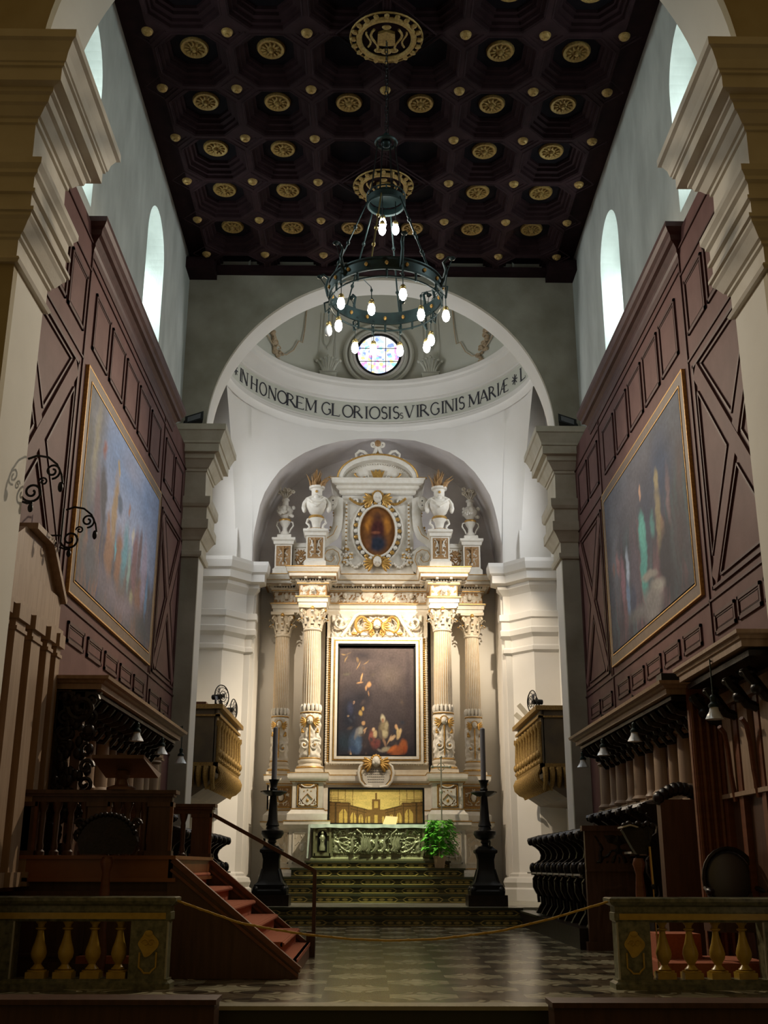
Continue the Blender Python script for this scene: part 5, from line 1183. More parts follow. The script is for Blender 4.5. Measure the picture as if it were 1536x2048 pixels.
# seats
PROF = [(0,1.69),(-.05,1.66),(-.04,1.58),(.06,1.52),(.13,1.46),(.16,1.38),(.14,1.30),(.05,1.24),(-.02,1.14),(-.02,1.02),(.02,1.0),(-.02,.94),(-.02,.78),(.04,.66),(.12,.6),(.13,.48),(.05,.36),(.02,.30),(.3,.30),(.55,.30),(.55,1.69)]
def stall(x0, y, sx, lab, grp, zoff=0):
    t = thing('choir_stall', lab, 'choir stall', (sx*x0,y,.3+zoff), grp)
    B = MB(); B.prism([(sx*(x0+.04+a),z+zoff) for a,z in PROF], 1, y-.05, y+.05); B.ell((sx*(x0+.0),y,1.63+zoff),(.06,.07,.07)); B.ell((sx*(x0+.03),y,1.14+zoff),(.07,.08,.1)); B.tube(spiral((sx*(x0+.1),y-.05,1.15+zoff),.09,.02,0,1.2,14,sx),.025,5); B.tube([(sx*(x0+.12),y-.06,.5+zoff),(sx*(x0+.1),y-.06,.8+zoff),(sx*(x0+.03),y-.06,.95+zoff)],.03,5); B.build('side_panel', M['black_wood'], t, True)
    MB().box(sx*(x0+.08),sx*(x0+.5),y+.05,y+.62,1.0+zoff,1.05+zoff).build('seat', M['walnut'], t)
    MB().box(sx*(x0+.0),sx*(x0+.04),y+.05,y+.62,1.03+zoff,1.06+zoff).build('seat_edge', M['cap'], t)
    B = MB(); B.box(sx*(x0+.46),sx*(x0+.56),y,y+.67,.3+zoff,1.62+zoff); B.tube([(sx*(x0+.06),y+.02,1.66+zoff),(sx*(x0+.2),y+.2,1.70+zoff),(sx*(x0+.25),y+.35,1.72+zoff),(sx*(x0+.2),y+.5,1.70+zoff),(sx*(x0+.06),y+.65,1.66+zoff)], .06, 6); B.build('back', M['black_wood'], t, True)
    return t
s0 = None; Y = [17.55+.66*q for q in range(9)]
NTH = ['first','second','third','fourth','fifth','sixth','seventh','eighth','ninth']
for sx in (1,-1):
    for q, y in enumerate(Y):
        side = 'right' if sx>0 else 'left'
        lab = 'black carved %s choir stall of the front row, %s from the altar end' % (side, NTH[8-q])
        if s0 is None: s0 = stall(3.02, y, 1, lab, 'front row of black choir stalls')
        else: dup(s0, (sx*3.02,y,.3), lab, sx<0)
r0 = None
for sx in (1,-1):
    for q in range(6):
        y = 15.9+.72*q if sx>0 else 16.2+.72*q; side = 'right' if sx>0 else 'left'; lab = 'black carved %s choir stall of the raised back row, %s from the altar end' % (side, NTH[5-q])
        dup(s0, (sx*3.62,y,.62), lab, sx<0)['group'] = 'back row of black choir stalls'
for sx in (1,-1):
    side = 'right' if sx>0 else 'left'
    t = thing('stall_platform', 'low dark wooden platform under the %s choir stalls' % side, 'platform', (sx*3.6,20,0), 'platforms under the stalls')
    MB().box(sx*(2.92 if sx>0 else 2.98),sx*4.28,17.3,22.75,.001,.298).build('platform', M['black_wood'], t)
    MB().box(sx*(2.92 if sx>0 else 2.98),sx*3.86,22.75,24.3,.001,.298).build('platform', M['black_wood'], t)
    MB().box(sx*(2.90 if sx>0 else 2.96),sx*3.2,21.5,24.3,.27,.305).build('painted_lit_top', M['marble_dk'], t)  # paler strip puts the light on the platform top into colour
    MB().box(sx*3.6,sx*4.13,15.5,20.6,.3,.60).build('upper_platform', M['black_wood'], t)
# end panel of the front row
t = thing('stall_end_panel', 'dark carved walnut end panel closing the right front stalls', 'stall end', (3.55,17.2,0))
B = MB(); B.box(3.04,4.05,17.15,17.25,0,1.72); B.box(3.0,4.08,17.12,17.28,1.68,1.76); B.box(3.0,4.08,17.12,17.28,0,.12); B.box(3.04,4.05,17.13,17.15,1.1,1.14); B.build('panel', M['walnut'], t)
o = relief(3.14,3.94,1.2,1.64,17.15,.03,4,7,40); o.build('carving', M['black_wood'], t, True)
B = MB(); o = relief(3.14,3.94,.2,1.04,17.15,.012,6,3,30); o.build('carving', M['walnut'], t, True)
for i,(x,lab) in enumerate(((3.06,'iron cross finial'),)): pass
# cabinet side rising behind it
t = thing('stall_bulkhead', 'tall dark walnut bulkhead with carved crest beside the nearest right stalls', 'bulkhead', (3.7,14.9,0))
MB().box(3.55,4.16,14.55,14.75,0,2.0).build('panel', M['walnut'], t)
B = MB(); 
for q in range(9): B.ell((3.55+.07*q,14.62,2.02+.12*sin(PI*q/8)),(.08,.12,.09)); 
B.build('crest', M['black_wood'], t, True)
# little lamps with glass shades
def lamp(x, y, z, sx, lab):
    t = thing('hanging_lamp', lab, 'lamp', (x,y,z), 'small lamps with white tulip glass shades')
    B = MB(); B.tube([(x,y,z+.62),(x,y,z+.2)], .008, 5); B.lathe([(.02,.22),(.035,.2),(.03,.14),(.06,.11),(.06,.08)], (x,y,z), 12); B.tube([(x+sx*.35,y,z+.42),(x+sx*.2,y,z+.58),(x,y,z+.6)], .01, 5); B.build('arm', M['teal'], t, True)
    B = MB(); B.lathe([(.045,.09),(.055,.04),(.085,-.02),(.10,-.05)], (x,y,z), 16, rad=lambda a,zz:1+(.08*cos(6*a) if zz<0 else 0)); B.build('shade', M['glass'], t, True)
for (x,y,z,lab) in ((3.6,19.9,2.9,'small tulip glass lamp under the far tip of the right canopy'),(3.6,18.1,2.94,'small tulip glass lamp second from the far tip of the right canopy'),(3.6,15.9,2.93,'small tulip glass lamp in front of the columns under the right canopy'),(3.62,12.2,2.78,'larger tulip glass lamp hanging before the nearest right canopy'),
    (-3.6,20.1,2.96,'small tulip glass lamp beyond the far tip of the left canopy'),(-3.6,18.2,2.94,'small tulip glass lamp below the far part of the left canopy'),(-3.6,16.2,2.94,'small tulip glass lamp below the middle of the left canopy')):
    lamp(x,y,z,1 if x>0 else -1,lab)
tag(MB().box(3.5,3.8,13.85,14.1,3.4,3.52).build('projector', M['iron']), 'small black projector box lying on the near end of the right canopy', 'projector')
tag(MB().box(3.55,3.7,17.2,17.32,3.4,3.48).build('cable_box', M['iron']), 'small black box on the right canopy below the painting', 'box')
# pedimented throne front on the left
t = thing('wooden_throne', 'light walnut throne with pediment and columns on the left wall', 'throne', (-4.2,12.5,0))
B = MB(); B.box(-4.3,-4.16,11.15,13.5,.9,4.3); B.build('back_board', M['redwood'], t)
B = MB(); B.box(-4.3,-4.05,11.15,13.55,3.88,3.96); B.box(-4.3,-4.1,11.15,13.5,3.96,4.36); B.prism([(11.15,4.36),(13.5,4.36),(12.85,4.86),(12.0,4.86),(11.15,4.36)][:4], 0, -4.3, -4.14)
B.bar((-4.17,13.55,4.33),(-4.17,12.8,4.9),.26,.07); B.bar((-4.17,12.85,4.9),(-4.17,12.1,4.9),.26,.07); B.build('pediment', M['walnut_light'], t)
for y in (11.3,11.85,12.45,12.98,13.38):
    w_ = .17 if y in (11.85,12.45) else .09
    m = MB(); m.box(-4.16,-4.04,y-w_,y+w_,.95,3.78); m.box(-4.17,-4.0,y-w_-.03,y+w_+.03,3.72,3.88); m.box(-4.17,-4.02,y-w_-.015,y+w_+.015,3.6,3.64); m.box(-4.17,-4.0,y-w_-.03,y+w_+.03,.95,1.1); m.build('pilaster', M['walnut_light'], t)
m = MB(); pts = [(12.2,1.9),(13.0,1.9),(13.0,3.0)]+[(12.6+.4*cos(PI*i/10),3.0+.42*sin(PI*i/10)) for i in range(11)]+[(12.2,3.0)]
t2 = thing('arched_screen', 'arched light wooden screen panel standing before the left throne columns', 'screen', (-3.93,13.6,1.3))
m = MB(); P = [(-4.22,1.3),(-3.88,1.3),(-3.88,3.05)]+[(-4.05+.17*cos(PI*i/10),3.05+.3*sin(PI*i/10)) for i in range(11)]+[(-4.22,3.05)]
m.prism(P, 1, 13.62, 13.66); m.build('panel', M['walnut_light'], t2)
m = MB(); m.tube([(x,13.6,z) for x,z in P[1:]+[P[0]]], .022, 6); m.build('rim', M['walnut_light'], t2, True)
# carved openwork column under the left canopy
t = thing('carved_support', 'black openwork carved support under the near end of the left canopy', 'carved column', (-3.76,13.55,1.2))
m = MB(); m.box(-3.82,-3.70,13.5,13.6,1.2,3.2); m.build('post', M['walnut'], t)
m = MB()
for q in range(9):
    z = 1.5+.2*q
    for s_ in (-1,1): m.tube(spiral((-3.76+s_*.15,13.48,z),.09,.02,90*q,1.3,14,s_),.026,5)
m.tube(spiral((-3.72,13.46,3.0),.17,.03,180,1.4,20,1),.04,6); m.box(-4.02,-3.95,13.5,13.6,1.2,3.2)
rnd = random.Random(8)
for q in range(70): m.ell((-3.78+rnd.uniform(-.2,.2),13.5+rnd.uniform(-.05,.03),1.35+rnd.random()*1.8),(.05,.04,.07),7,5)
m.prism([(-4.1,3.2),(-3.5,3.2),(-3.62,3.0),(-3.95,2.8),(-4.1,2.7)],1,13.5,13.58); m.build('scrollwork', M['black_wood'], t, True)
# wrought iron scroll brackets
for (x,y,z,lab) in ((-3.92,11.2,5.0,'black wrought iron scroll lamp bracket nearest the left pier'),(-3.98,13.0,5.0,'black wrought iron scroll lamp bracket in front of the left painting frame')):
    t = thing('iron_bracket', lab, 'bracket', (x,y,z), 'wrought iron lamp brackets'); m = MB()
    m.tube([(x+a,y,z+b_) for a,b_ in ((-.02,.38),(.08,.42),(.2,.40),(.3,.32),(.36,.2),(.38,.1))], .013, 6)
    m.tube(spiral((x+.06,y,z),.12,.02,200,1.6,26,1),.014,5); m.tube(spiral((x+.26,y,z+.24),.09,.02,-90,1.5,22,1),.013,5); m.tube(spiral((x+.17,y,z+.12),.05,.01,0,1.3,16,-1),.011,5)
    m.tube([(x-.06,y,z-.1),(x+.02,y,z-.13),(x+.08,y,z-.12)],.013,5); m.ell((x+.06,y,z-.18),(.03,.03,.05)); m.ell((x+.36,y,z+.06),(.03,.03,.06)); m.tube([(x-.05,y,z-.05),(x-.05,y,z+.4)], .012, 5); m.tube([(x-.05,y,z+.05),(x-.33,y,z+.05)], .012, 5)
    m.build('scrolls', M['iron'], t, True)

# ================================================================== AMBO (PREACHING PLATFORM) WITH STAIR
A = thing('ambo', 'raised red brown wooden preaching platform with balustrade on the left of the choir', 'pulpit platform', (-3.3,14.4,0))
def p_(name, mt, fn, par=A, sm=False):
    B = MB(); fn(B); return B.build(name, mt, par, sm)
p_('body', M['walnut'], lambda B: (B.box(-4.28,-2.46,12.98,15.9,.002,1.06), B.box(-4.28,-2.42,12.93,15.95,0.002,.16), B.box(-4.28,-2.42,12.92,15.95,.84,.9)))
p_('body_moulding', mat('brown_wood_painted_glow', (.22,.075,.022), .35, col2=(.28,.10,.03), scale=4), lambda B: (B.box(-4.28,-2.40,12.9,15.96,1.03,1.25), B.box(-4.28,-2.36,12.86,15.98,1.0,1.04), B.box(-4.28,-2.37,12.87,15.98,1.24,1.28)))  # orange light on this band is put into a brighter wood colour
for i,(a,b_) in enumerate(((-4.2,-3.35),(-3.25,-2.55))):
    def pf_(B, a=a, b_=b_):
        B.box(a,b_,12.96,12.98,.22,.25); B.box(a,b_,12.96,12.98,.76,.79); B.box(a,a+.03,12.96,12.98,.22,.79); B.box(b_-.03,b_,12.96,12.98,.22,.79)
    p_('front_panel', M['walnut'], pf_)
def railsec(y, x0, x1, posts, bals, z0=1.28, z1=1.86):
    def f_(B):
        B.box(x0,x1,y-.06,y+.06,z1,z1+.06); B.box(x0-.02,x1+.02,y-.1,y+.1,z1+.06,z1+.09); B.box(x0-.03,x1+.05,y-.13,y+.13,z1+.09,z1+.13)
    p_('top_rail', M['walnut'], f_)
    for x,w_ in posts:
        p_('post', M['walnut'], lambda B: (B.box(x-w_,x+w_,y-.07,y+.07,z0,z1), B.box(x-w_-.02,x+w_+.02,y-.09,y+.09,z0,z0+.05), B.box(x-w_-.015,x+w_+.015,y-.085,y+.085,z1-.05,z1)))
        if w_ > .1: p_('corner_moulding', M['redwood'], lambda B: (B.box(x+w_-.015,x+w_+.02,y-.085,y-.055,z0,z1)))
    for x in bals:
        p_('baluster', M['walnut'], lambda B: B.lathe([(.055,z0),(.055,z0+.04),(.035,z0+.06),(.04,z0+.1),(.03,z0+.15),(.036,z0+.42),(.03,z0+.46),(.05,z1-.06),(.06,z1)], (x,y,0), 12), sm=True)
railsec(12.96, -4.28, -2.45, ((-4.1,.12),(-3.28,.12),(-2.58,.13)), (-3.92,-3.76,-3.6,-3.44,-3.08,-2.96,-2.84,-2.76))
railsec(15.9, -4.28, -2.40, ((-2.54,.13),(-3.4,.12)), (-4.1,-3.9,-3.7,-3.2,-3.0,-2.8))
# stair going down to the right
treads = [(-2.40,1.09),(-2.09,.91),(-1.77,.73),(-1.46,.55),(-1.16,.37)]
for i,(x,z) in enumerate(treads):
    x2 = x+.0; x1_ = x-.36
    p_('stair_tread', M['carpet'], lambda B: (B.box(max(x1_,-2.75),x,13.02,15.84,z-.05,z), B.tube([(x,13.02,z-.03),(x,15.84,z-.03)], .026, 8)))
    p_('stair_riser', M['carpet'], lambda B: B.box(x-.06,x-.03,13.02,15.84,z-.2,z-.05))
p_('stair_riser', M['redwood'], lambda B: B.box(-1.04,-1.0,13.02,15.84,.002,.19)); p_('stair_tread', M['carpet'], lambda B: B.box(-1.36,-.99,13.02,15.84,.15,.19))
for y,mt in ((12.93,'walnut'),(15.93,'walnut')):
    p_('stringer', M[mt], lambda B, y=y: B.prism([(-2.45,.002),(-.97,.002),(-.97,.10),(-2.38,1.24),(-2.45,1.24)], 1, y-.03, y+.03))
    p_('stringer_moulding', M['redwood'], lambda B, y=y: (B.bar((-2.42,y,1.26),(-.95,y,.10),.10,.04), B.bar((-2.42,y-.04,1.13),(-.97,y-.04,-.0+.03),.02,.03), B.bar((-2.42,y-.035,1.22),(-.95,y-.035,.07),.02,.02)))
p_('newel_base', M['walnut'], lambda B: B.box(-1.05,-.93,15.86,16.0,.002,.32))
p_('handrail', M['walnut'], lambda B: (B.bar((-2.42,15.95,1.86),(-.95,15.95,1.10),.05,.05), B.box(-.98,-.93,15.92,15.98,.3,1.12)))
t = thing('tabletop_lectern', 'small sloped wooden reading desk standing on the front rail of the platform', 'lectern', (-3.05,12.96,1.99))
def f_(B): B.prism([(12.72,2.28),(12.76,2.36),(13.18,2.27),(13.16,2.12),(13.1,2.12)], 0, -3.36, -2.76)
p_('desk', mat('desk_wood', (.10,.045,.02), .4, col2=(.16,.075,.035), scale=4), lambda B: (B.add([(-3.36,12.72,2.33),(-2.77,12.72,2.33),(-2.77,12.72,2.37),(-3.36,12.72,2.37),(-3.27,13.1,2.14),(-2.66,13.1,2.14),(-2.66,13.25,2.2),(-3.27,13.25,2.2)],[(0,1,2,3),(7,6,5,4),(0,4,5,1),(1,5,6,2),(2,6,7,3),(3,7,4,0)])), t)
p_('foot', bpy.data.materials['desk_wood'], lambda B: (B.lathe([(.17,0),(.17,.03),(.08,.06),(.06,.12),(.09,.17),(.06,.22)], (-3.05,12.96,1.992), 16), ), t, True)
# ================================================================== COMMUNION RAILS
BP = [(.085,0),(.085,.015),(.05,.02),(.062,.03),(.045,.05),(.03,.075),(.04,.10),(.062,.14),(.07,.19),(.062,.24),(.045,.30),(.03,.38),(.026,.42),(.046,.435),(.046,.445),(.026,.455),(.03,.48),(.045,.50),(.05,.52)]
def rail(sx, xs, ped, x0, x1, side, shift=0):
    t = thing('communion_rail', 'green and yellow marble communion rail with turned balusters on the %s' % side, 'balustrade', (sx*3.2,12,0), 'marble communion rails either side of the opening')
    b0, b1 = sorted((sx*x0,sx*x1)); B = MB()
    B.block(b0,b1,11.9,12.14,[(.03,.0),(.03,.05),(.0,.07),(0,.09)]); B.build('base', M['green_marble'], t)
    B = MB(); B.block(b0,b1,11.9,12.14,[(-.02,.63),(.0,.65),(.0,.72),(-.01,.725),(-.01,.78),(.03,.80),(.05,.83),(.05,.86),(.03,.87)]); o = B.build('top_slab', M['green_marble'], t)
    B = MB(); B.box(b0+.05,b1-.05,11.893,11.9,.655,.715); B.build('yellow_band', M['marble_yel'], t)
    for (a,b_) in ped:
        a, b_ = sorted((sx*a,sx*b_)); B = MB(); B.box(a,b_,11.91,12.13,.09,.64); po = B.build('pedestal', M['green_marble'], t)
        cx = (a+b_)/2; G = MB()
        G.prism([(cx-.0+.09*cos(q)*(1+.18*cos(4*q)),.42+.12*sin(q)*(1+.12*cos(3*q))) for q in [2*PI*i/30 for i in range(30)]], 1, 11.895, 11.91)
        pts = [(cx-.085,.34),(cx-.085,.20),(cx-.05,.17),(cx-.03,.145),(cx+.03,.145),(cx+.05,.17),(cx+.085,.20),(cx+.085,.34)]; G.tube([(p[0],11.9,p[1]) for p in pts], .01, 5); G.tube(spiral((cx-.03,11.893,.43),.04,.01,0,1,10,-1),.008,4); G.tube(spiral((cx+.03,11.893,.43),.04,.01,0,1,10,1),.008,4); G.ell((cx,11.895,.52),(.04,.01,.03))
        G.build('inlay', M['marble_yel'] if abs(cx)<3 else M['green_marble'], po)
        G = MB(); q0, q1 = (b_-.012,b_+.006) if sx<0 else (a-.006,a+.012); G.box(q0,q1,11.9,11.915,.09,.63); G.build('edge_fillet', M['pale_marble'], po)
    for x in xs:
        B = MB(); B.box(sx*x-.095,sx*x+.095,11.93,12.11,.09,.15)
        B.v = B.v; B.lathe([(r*1.15,z+.15) for r,z in [(a,b_*.93) for a,b_ in BP]], (sx*x,12.02,0), 20); B.build('baluster', M['marble_yel'], t, True)
rail(-1, (3.56,3.285,3.01,2.745), ((2.24,2.62),(3.80,4.2)), 2.22, 4.25, 'left')
rail(1, (2.82,3.095,3.37,3.645), ((2.33,2.67),(3.83,4.2)), 2.31, 4.25, 'right')
RP = [(-2.17,.83),(-1.9,.74),(-1.53,.62),(-1.2,.56),(-.86,.51),(-.4,.465),(.015,.45),(.48,.465),(.8,.50),(1.15,.545),(1.66,.66),(2.0,.755),(2.27,.83)]
B = MB(); pts = [(x,11.95,z) for x,z in RP]; B.tube(pts, .011, 7)
sp = []
for i in range(len(RP)-1):
    for j in range(10):
        t_ = j/10; x = RP[i][0]*(1-t_)+RP[i+1][0]*t_; z = RP[i][1]*(1-t_)+RP[i+1][1]*t_; a = x*40; sp.append((x,11.95+.009*cos(a),z+.009*sin(a)))
B.tube(sp, .007, 5); tag(B.build('barrier_rope', M['rope'], smooth=True), 'thin yellow twisted rope hanging across the opening between the marble rails', 'rope')
# dark wooden step boxes in front
for (x0,x1,z,lab) in ((-4.6,-1.465,.115,'dark brown wooden bench front at the lower left corner'),(1.33,4.6,.095,'dark brown wooden bench front at the lower right corner')):
    t = thing('bench', lab, 'bench', ((x0+x1)/2,10.2,-.38)); MB().box(x0+.02,x1-.02,9.95,10.28,-.379,z-.04).build('body', M['walnut'], t); MB().box(x0,x1,9.9,10.3,z-.04,z).build('seat_board', M['walnut'], t)
# standing lecterns
def lectern(x, lab, big):
    t = thing('standing_lectern', lab, 'lectern', (x,12.42,0)); B = MB()
    B.lathe([(.16,.002),(.17,.03),(.1,.06),(.06,.1),(.07,.3),(.045,.5),(.055,.9),(.04,1.1),(.07,1.2),(.05,1.26)], (x,12.42,0), 16); B.build('pole', M['redwood'], t, True)
    B = MB()
    if big:
        P = [(-.28,1.29),(.28,1.29),(.33,1.42),(.28,1.56),(.18,1.66),(.05,1.72),(-.08,1.71),(-.2,1.64),(-.28,1.56),(-.32,1.42)]
        B.prism([(x+a,b_) for a,b_ in P], 1, 12.34, 12.5)
        for q in range(16): a = math.radians(20+q*9.3); B.ell((x+.32*cos(a)-.01,12.34,1.42+.28*sin(a)),(.03,.04,.03))
        for s_ in (-1,1): B.tube(spiral((x+s_*.3,12.34,1.6),.06,.01,0,1.2,14,s_),.02,5)
    else:
        B.prism([(x-.17,1.55),(x-.13,1.60),(x+.13,1.60),(x+.17,1.55),(x+.1,1.38),(x+.06,1.3),(x-.03,1.3),(x-.08,1.38)], 1, 12.34, 12.46)
        for q in range(7): B.ell((x-.15+.05*q,12.34,1.6+.02*(q%2)),(.035,.04,.03))
    B.build('desk', M['black_wood'], t, True)
    if not big:
        B = MB(); B.prism([(x-.19,1.585),(x-.10,1.61),(x-.02,1.585),(x-.02,1.575),(x-.10,1.595),(x-.19,1.57)],1,12.25,12.5); B.build('open_book', M['cap'], t)
lectern(-3.03, 'black carved lectern with domed desk on a wooden pole behind the left rail', True)
lectern(2.72, 'small black lectern with an open book on a turned pole behind the right rail', False)
t = thing('microphone_stand', 'thin brass microphone stand beside the small lectern on the right', 'microphone stand', (2.83,12.3,0))
B = MB(); B.tube([(2.83,12.3,.01),(2.83,12.3,.95)], .008, 6); B.tube([(2.83,12.3,.95),(2.82,12.3,1.38)], .014, 6); B.lathe([(.10,.002),(.1,.02),(.02,.03)], (2.83,12.3,0), 12); B.build('pole', M['brass'], t, True)
B = MB(); B.tube([(2.82,12.3,1.38),(2.81,12.28,1.7)], .005, 5); B.ell((2.81,12.28,1.71),(.012,.012,.025)); B.ell((2.83,12.3,.97),(.025,.025,.03)); B.build('gooseneck', M['iron'], t, True)
# round backed chair and carpeted dais on the right
t = thing('round_back_chair', 'dark armchair with a grey oval back behind the right rail', 'chair', (3.85,12.9,.2))
B = MB(); B.ell((3.86,12.98,1.05),(.27,.06,.3),20,12); B.build('backrest', M['greymetal'], t, True)
B = MB(); B.tube([(3.86+.29*cos(a),12.94,1.05+.32*sin(a)) for a in [2*PI*i/24 for i in range(25)]], .03, 6)
for s_ in (-1,1): B.tube([(3.86+s_*.28,12.95,.95),(3.86+s_*.34,12.6,.9),(3.86+s_*.34,12.55,.5)], .03, 6); B.ell((3.86+s_*.34,12.6,.92),(.05,.08,.04))
B.build('frame', M['black_wood'], t, True)
for dx,dy in ((-.3,-.35),(.3,-.35),(-.26,.05),(.26,.05)): MB().lathe([(.03,.2),(.025,.4),(.035,.52)], (3.86+dx,12.93+dy,0), 8).build('leg', M['black_wood'], t, True)
MB().box(3.54,4.18,12.55,13.0,.5,.6).build('seat', M['walnut'], t)
t = thing('throne_dais', 'low dais with worn red carpet steps behind the right rail', 'dais', (3.5,12.9,0))
MB().box(2.9,4.1,12.45,13.5,.002,.2).build('lower_step', M['carpet'], t)
MB().box(3.0,3.5,13.02,13.5,.2,.46).build('upper_step', M['carpet'], t)
t = thing('kneeler', 'low kneeler with a red cushion behind the balusters of the left rail', 'kneeler', (-2.9,12.5,0))
MB().box(-3.3,-2.5,12.42,12.6,.002,.19).build('frame', M['walnut'], t); MB().box(-3.28,-2.52,12.42,12.6,.19,.26).build('cushion', M['carpet'], t)

# ================================================================== CHANDELIER
CX, CY = 0.0, 14.985
C = thing('chandelier', 'large round dark bronze chandelier with dragon arms and lit bulbs hanging on a long chain', 'chandelier', (CX,CY,9.5))
B = MB(); z = 14.3
while z > 12.4:
    B.tube([(CX+.022*cos(q)*(1 if int(z*20)%2 else .2),CY+.022*cos(q)*(.2 if int(z*20)%2 else 1),z+.045*sin(q)) for q in [2*PI*i/8 for i in range(9)]], .008, 4); z -= .075
B.tube([(CX+.02,CY+.02,14.3),(CX+.04,CY+.02,12.3)], .006, 4); B.build('chain', M['iron'], C)
B = MB(); B.ell((CX,CY,12.29),(.09,.09,.09),12,8); B.tube([(CX+.16*cos(q),CY+.16*sin(q),12.29) for q in [2*PI*i/20 for i in range(21)]], .03, 6); B.ell((CX,CY,12.42),(.05,.05,.06)); B.build('boss', M['teal'], C, True)
for i in range(8):
    a = 2*PI*(i+.5)/8; B = MB(); B.tube([(CX+.15*cos(a),CY+.15*sin(a),12.27),(CX+.27*cos(a),CY+.27*sin(a),11.25)], .007, 4); B.build('upper_chain', M['iron'], C)
B = MB(); B.lathe([(.29,11.1),(.31,11.12),(.31,11.22),(.29,11.24),(.27,11.22),(.27,11.12),(.29,11.1)], (CX,CY,0), 28)
for i in range(12): a = 2*PI*i/12; B.tube([(CX+.3*cos(a),CY+.3*sin(a),11.24),(CX+.30*cos(a),CY+.3*sin(a),11.3)], .012, 4)
B.tube([(CX+.3*cos(q),CY+.3*sin(q),11.3) for q in [2*PI*i/28 for i in range(29)]], .012, 5); B.lathe([(.26,11.24),(.2,11.33),(.08,11.4),(.02,11.45)], (CX,CY,0), 24); B.build('crown', M['teal'], C, True)
RR = .86
B = MB(); B.lathe([(RR,9.47),(RR+.02,9.47),(RR+.025,9.50),(RR+.01,9.51),(RR+.01,9.64),(RR+.03,9.66),(RR+.03,9.68),(RR-.01,9.68),(RR-.01,9.47),(RR,9.47)], (CX,CY,0), 60); B.build('main_ring', M['teal'], C, True)
B = MB(); B.tube([(CX+RR*cos(q),CY+RR*sin(q),9.36) for q in [2*PI*i/48 for i in range(49)]], .014, 6)
for i in range(12): a = 2*PI*i/12; B.tube([(CX+RR*cos(a),CY+RR*sin(a),9.47),(CX+RR*cos(a),CY+RR*sin(a),9.34)], .02, 5)
B.build('lower_ring', M['teal'], C, True)
for i in range(18):
    a = 2*PI*(i+.5)/18; G = MB()
    for r_ in (RR+.02, RR-.02): G.ell((CX+r_*cos(a),CY+r_*sin(a),9.575),(.028,.028,.035),8,6)
    G.build('gilt_stud', M['gold'], C, True)
for i in range(6):
    a = 2*PI*(i+.25)/6; B = MB(); p0 = Vector((CX+.3*cos(a),CY+.3*sin(a),11.15)); p1 = Vector((CX+RR*cos(a),CY+RR*sin(a),9.68)); B.tube([p0,p1], .013, 6)
    for q in (.35,.55,.8): B.ell(tuple(p0*(1-q)+p1*q),(.03,.03,.04),8,5)
    B.build('hanging_rod', M['brass'] if i==4 else M['teal'], C, True)
bulbs = [(-.666,14.321,0),(-.22,14.495,0),(.234,14.041,.0),(.522,14.653,0),(.897,14.677,0),(-.722,15.024,0),(-.88,15.19,1),(-.479,15.765,0),(-.185,15.83,0),(.239,15.859,0),(.717,15.48,0),(.66,15.72,0)]
def bulb(x, y, z, lit, par):
    B = MB(); B.lathe([(.022,.13),(.04,.11),(.045,.07),(.035,.05)], (x,y,z), 12); o = B.build('bulb_socket', M['brass'], par, True)
    B = MB(); B.lathe([(.03,.07),(.05,.02),(.058,-.04),(.045,-.09),(.022,-.115),(.001,-.125)], (x,y,z), 14); B.build('bulb', M['bulb'] if lit else M['glass'], o, True)
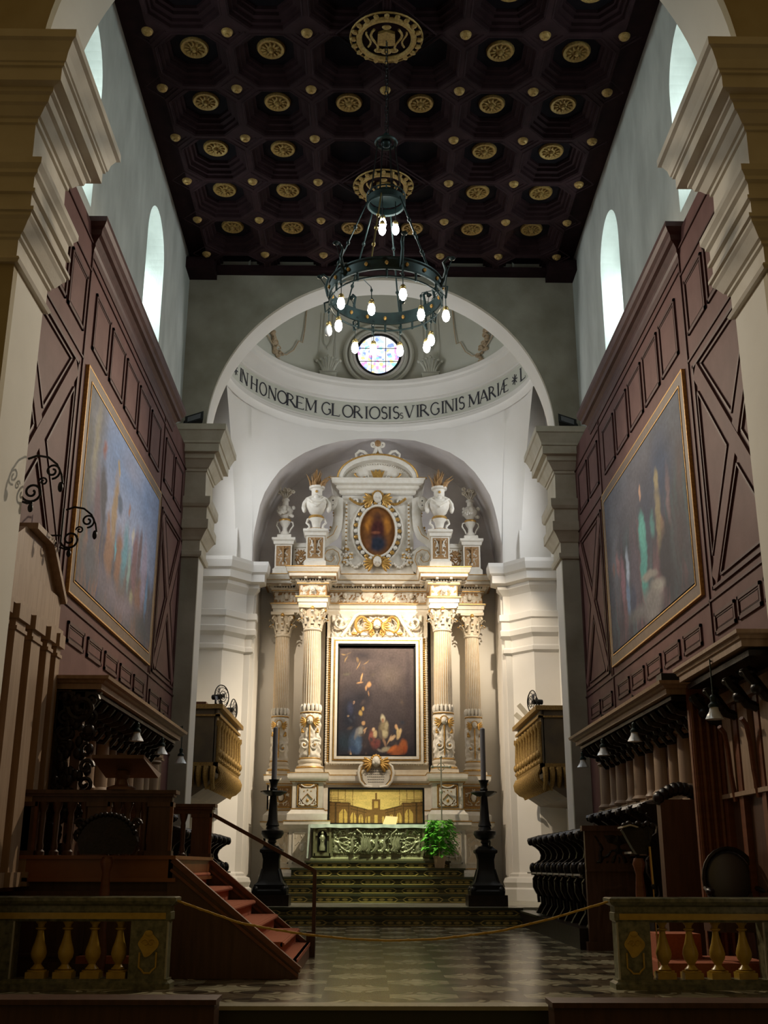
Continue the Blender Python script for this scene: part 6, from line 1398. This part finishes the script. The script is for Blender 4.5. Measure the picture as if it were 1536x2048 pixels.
for i,(x,y,un) in enumerate(bulbs):
    a = math.atan2(y-CY,x-CX); r_ = math.hypot(x-CX,y-CY); B = MB(); e = lambda r,z: (CX+r*cos(a),CY+r*sin(a),z)
    ro_ = max(r_, .86)
    if r_ > .8:
        B.tube([e(RR,9.5),e(RR+.06,9.62),e(RR+.10,9.78),e(RR+.06,9.92),e(RR+.14,10.0),e(RR+.22,9.97)], lambda q:.03-.012*q, 6); B.ell(e(RR+.2,9.97),(.05,.05,.03)); B.tube([e(RR,9.42),e(RR+.1,9.34),e(RR+.12,9.5),e(RR+.04,9.52)], .016, 5)
        B.tube([e(RR+.2,9.96),e(r_+.03,9.75),(x,y,9.5),(x,y,9.15)], .007, 4)
    else: B.tube([e(RR,9.36),e(r_+.02,9.38),(x,y,9.3),(x,y,9.15)], .008, 4)
    B.ell((x,y,9.33),(.02,.02,.03)); ao = B.build('dragon_arm', M['teal'], C, True); bulb(x, y, 9.04, not un, C)
for x,y,z in ((-.06,14.85,10.62),(.15,15.0,10.72),(-.05,15.15,10.92)):
    B = MB(); B.tube([(x,y,z+.12),(x,y,11.2)], .007, 4); B.build('drop_wire', M['iron'], C); bulb(x, y, z, True, C)
# acoustic check of tiny things on the plaster

# ================================================================== LIGHT
w = bpy.data.worlds.new('world'); sc.world = w; w.use_nodes = True; bg = w.node_tree.nodes['Background']; bg.inputs[0].default_value = (1,.64,.22,1); bg.inputs[1].default_value = .10
def spot(loc, tgt, e, col, size=60, blend=.6, rad=.08):
    d = bpy.data.lights.new('flood_beam','SPOT'); d.energy = e; d.color = col; d.spot_size = math.radians(size); d.spot_blend = blend; d.shadow_soft_size = rad
    o = bpy.data.objects.new('flood_beam', d); COL.objects.link(o); o.location = loc; o.rotation_euler = (Vector(tgt)-Vector(loc)).to_track_quat('-Z','Y').to_euler(); return o
spot((-3.55,23.9,10.6), (.9,29.2,3.2), 4500, (1,.82,.60), 74, .9)
spot((3.55,23.9,10.6), (.5,29.2,3.0), 8200, (1,.84,.62), 76, .9)
spot((0,23.3,13.4), (-.1,28,1.25), 8500, (.92,1,.66), 17, .8)
spot((-3.35,22.2,10.7), (4.2,12.3,4.6), 2700, (1,.82,.60), 64, .8, .15)
spot((3.35,22.2,10.7), (-4.2,12.3,4.6), 2700, (1,.82,.60), 64, .8, .15)
vs_ = sc.view_settings; sc.display_settings.display_device = 'sRGB'; vs_.view_transform = 'Standard'; vs_.look = 'None'; vs_.exposure = 0; vs_.gamma = 1; vs_.use_curve_mapping = False
sc.cycles.use_denoising = True; sc.cycles.max_bounces = 7; sc.cycles.diffuse_bounces = 4; sc.cycles.glossy_bounces = 3; sc.cycles.transmission_bounces = 3; sc.cycles.caustics_reflective = False; sc.cycles.caustics_refractive = False; sc.cycles.sample_clamp_indirect = 6
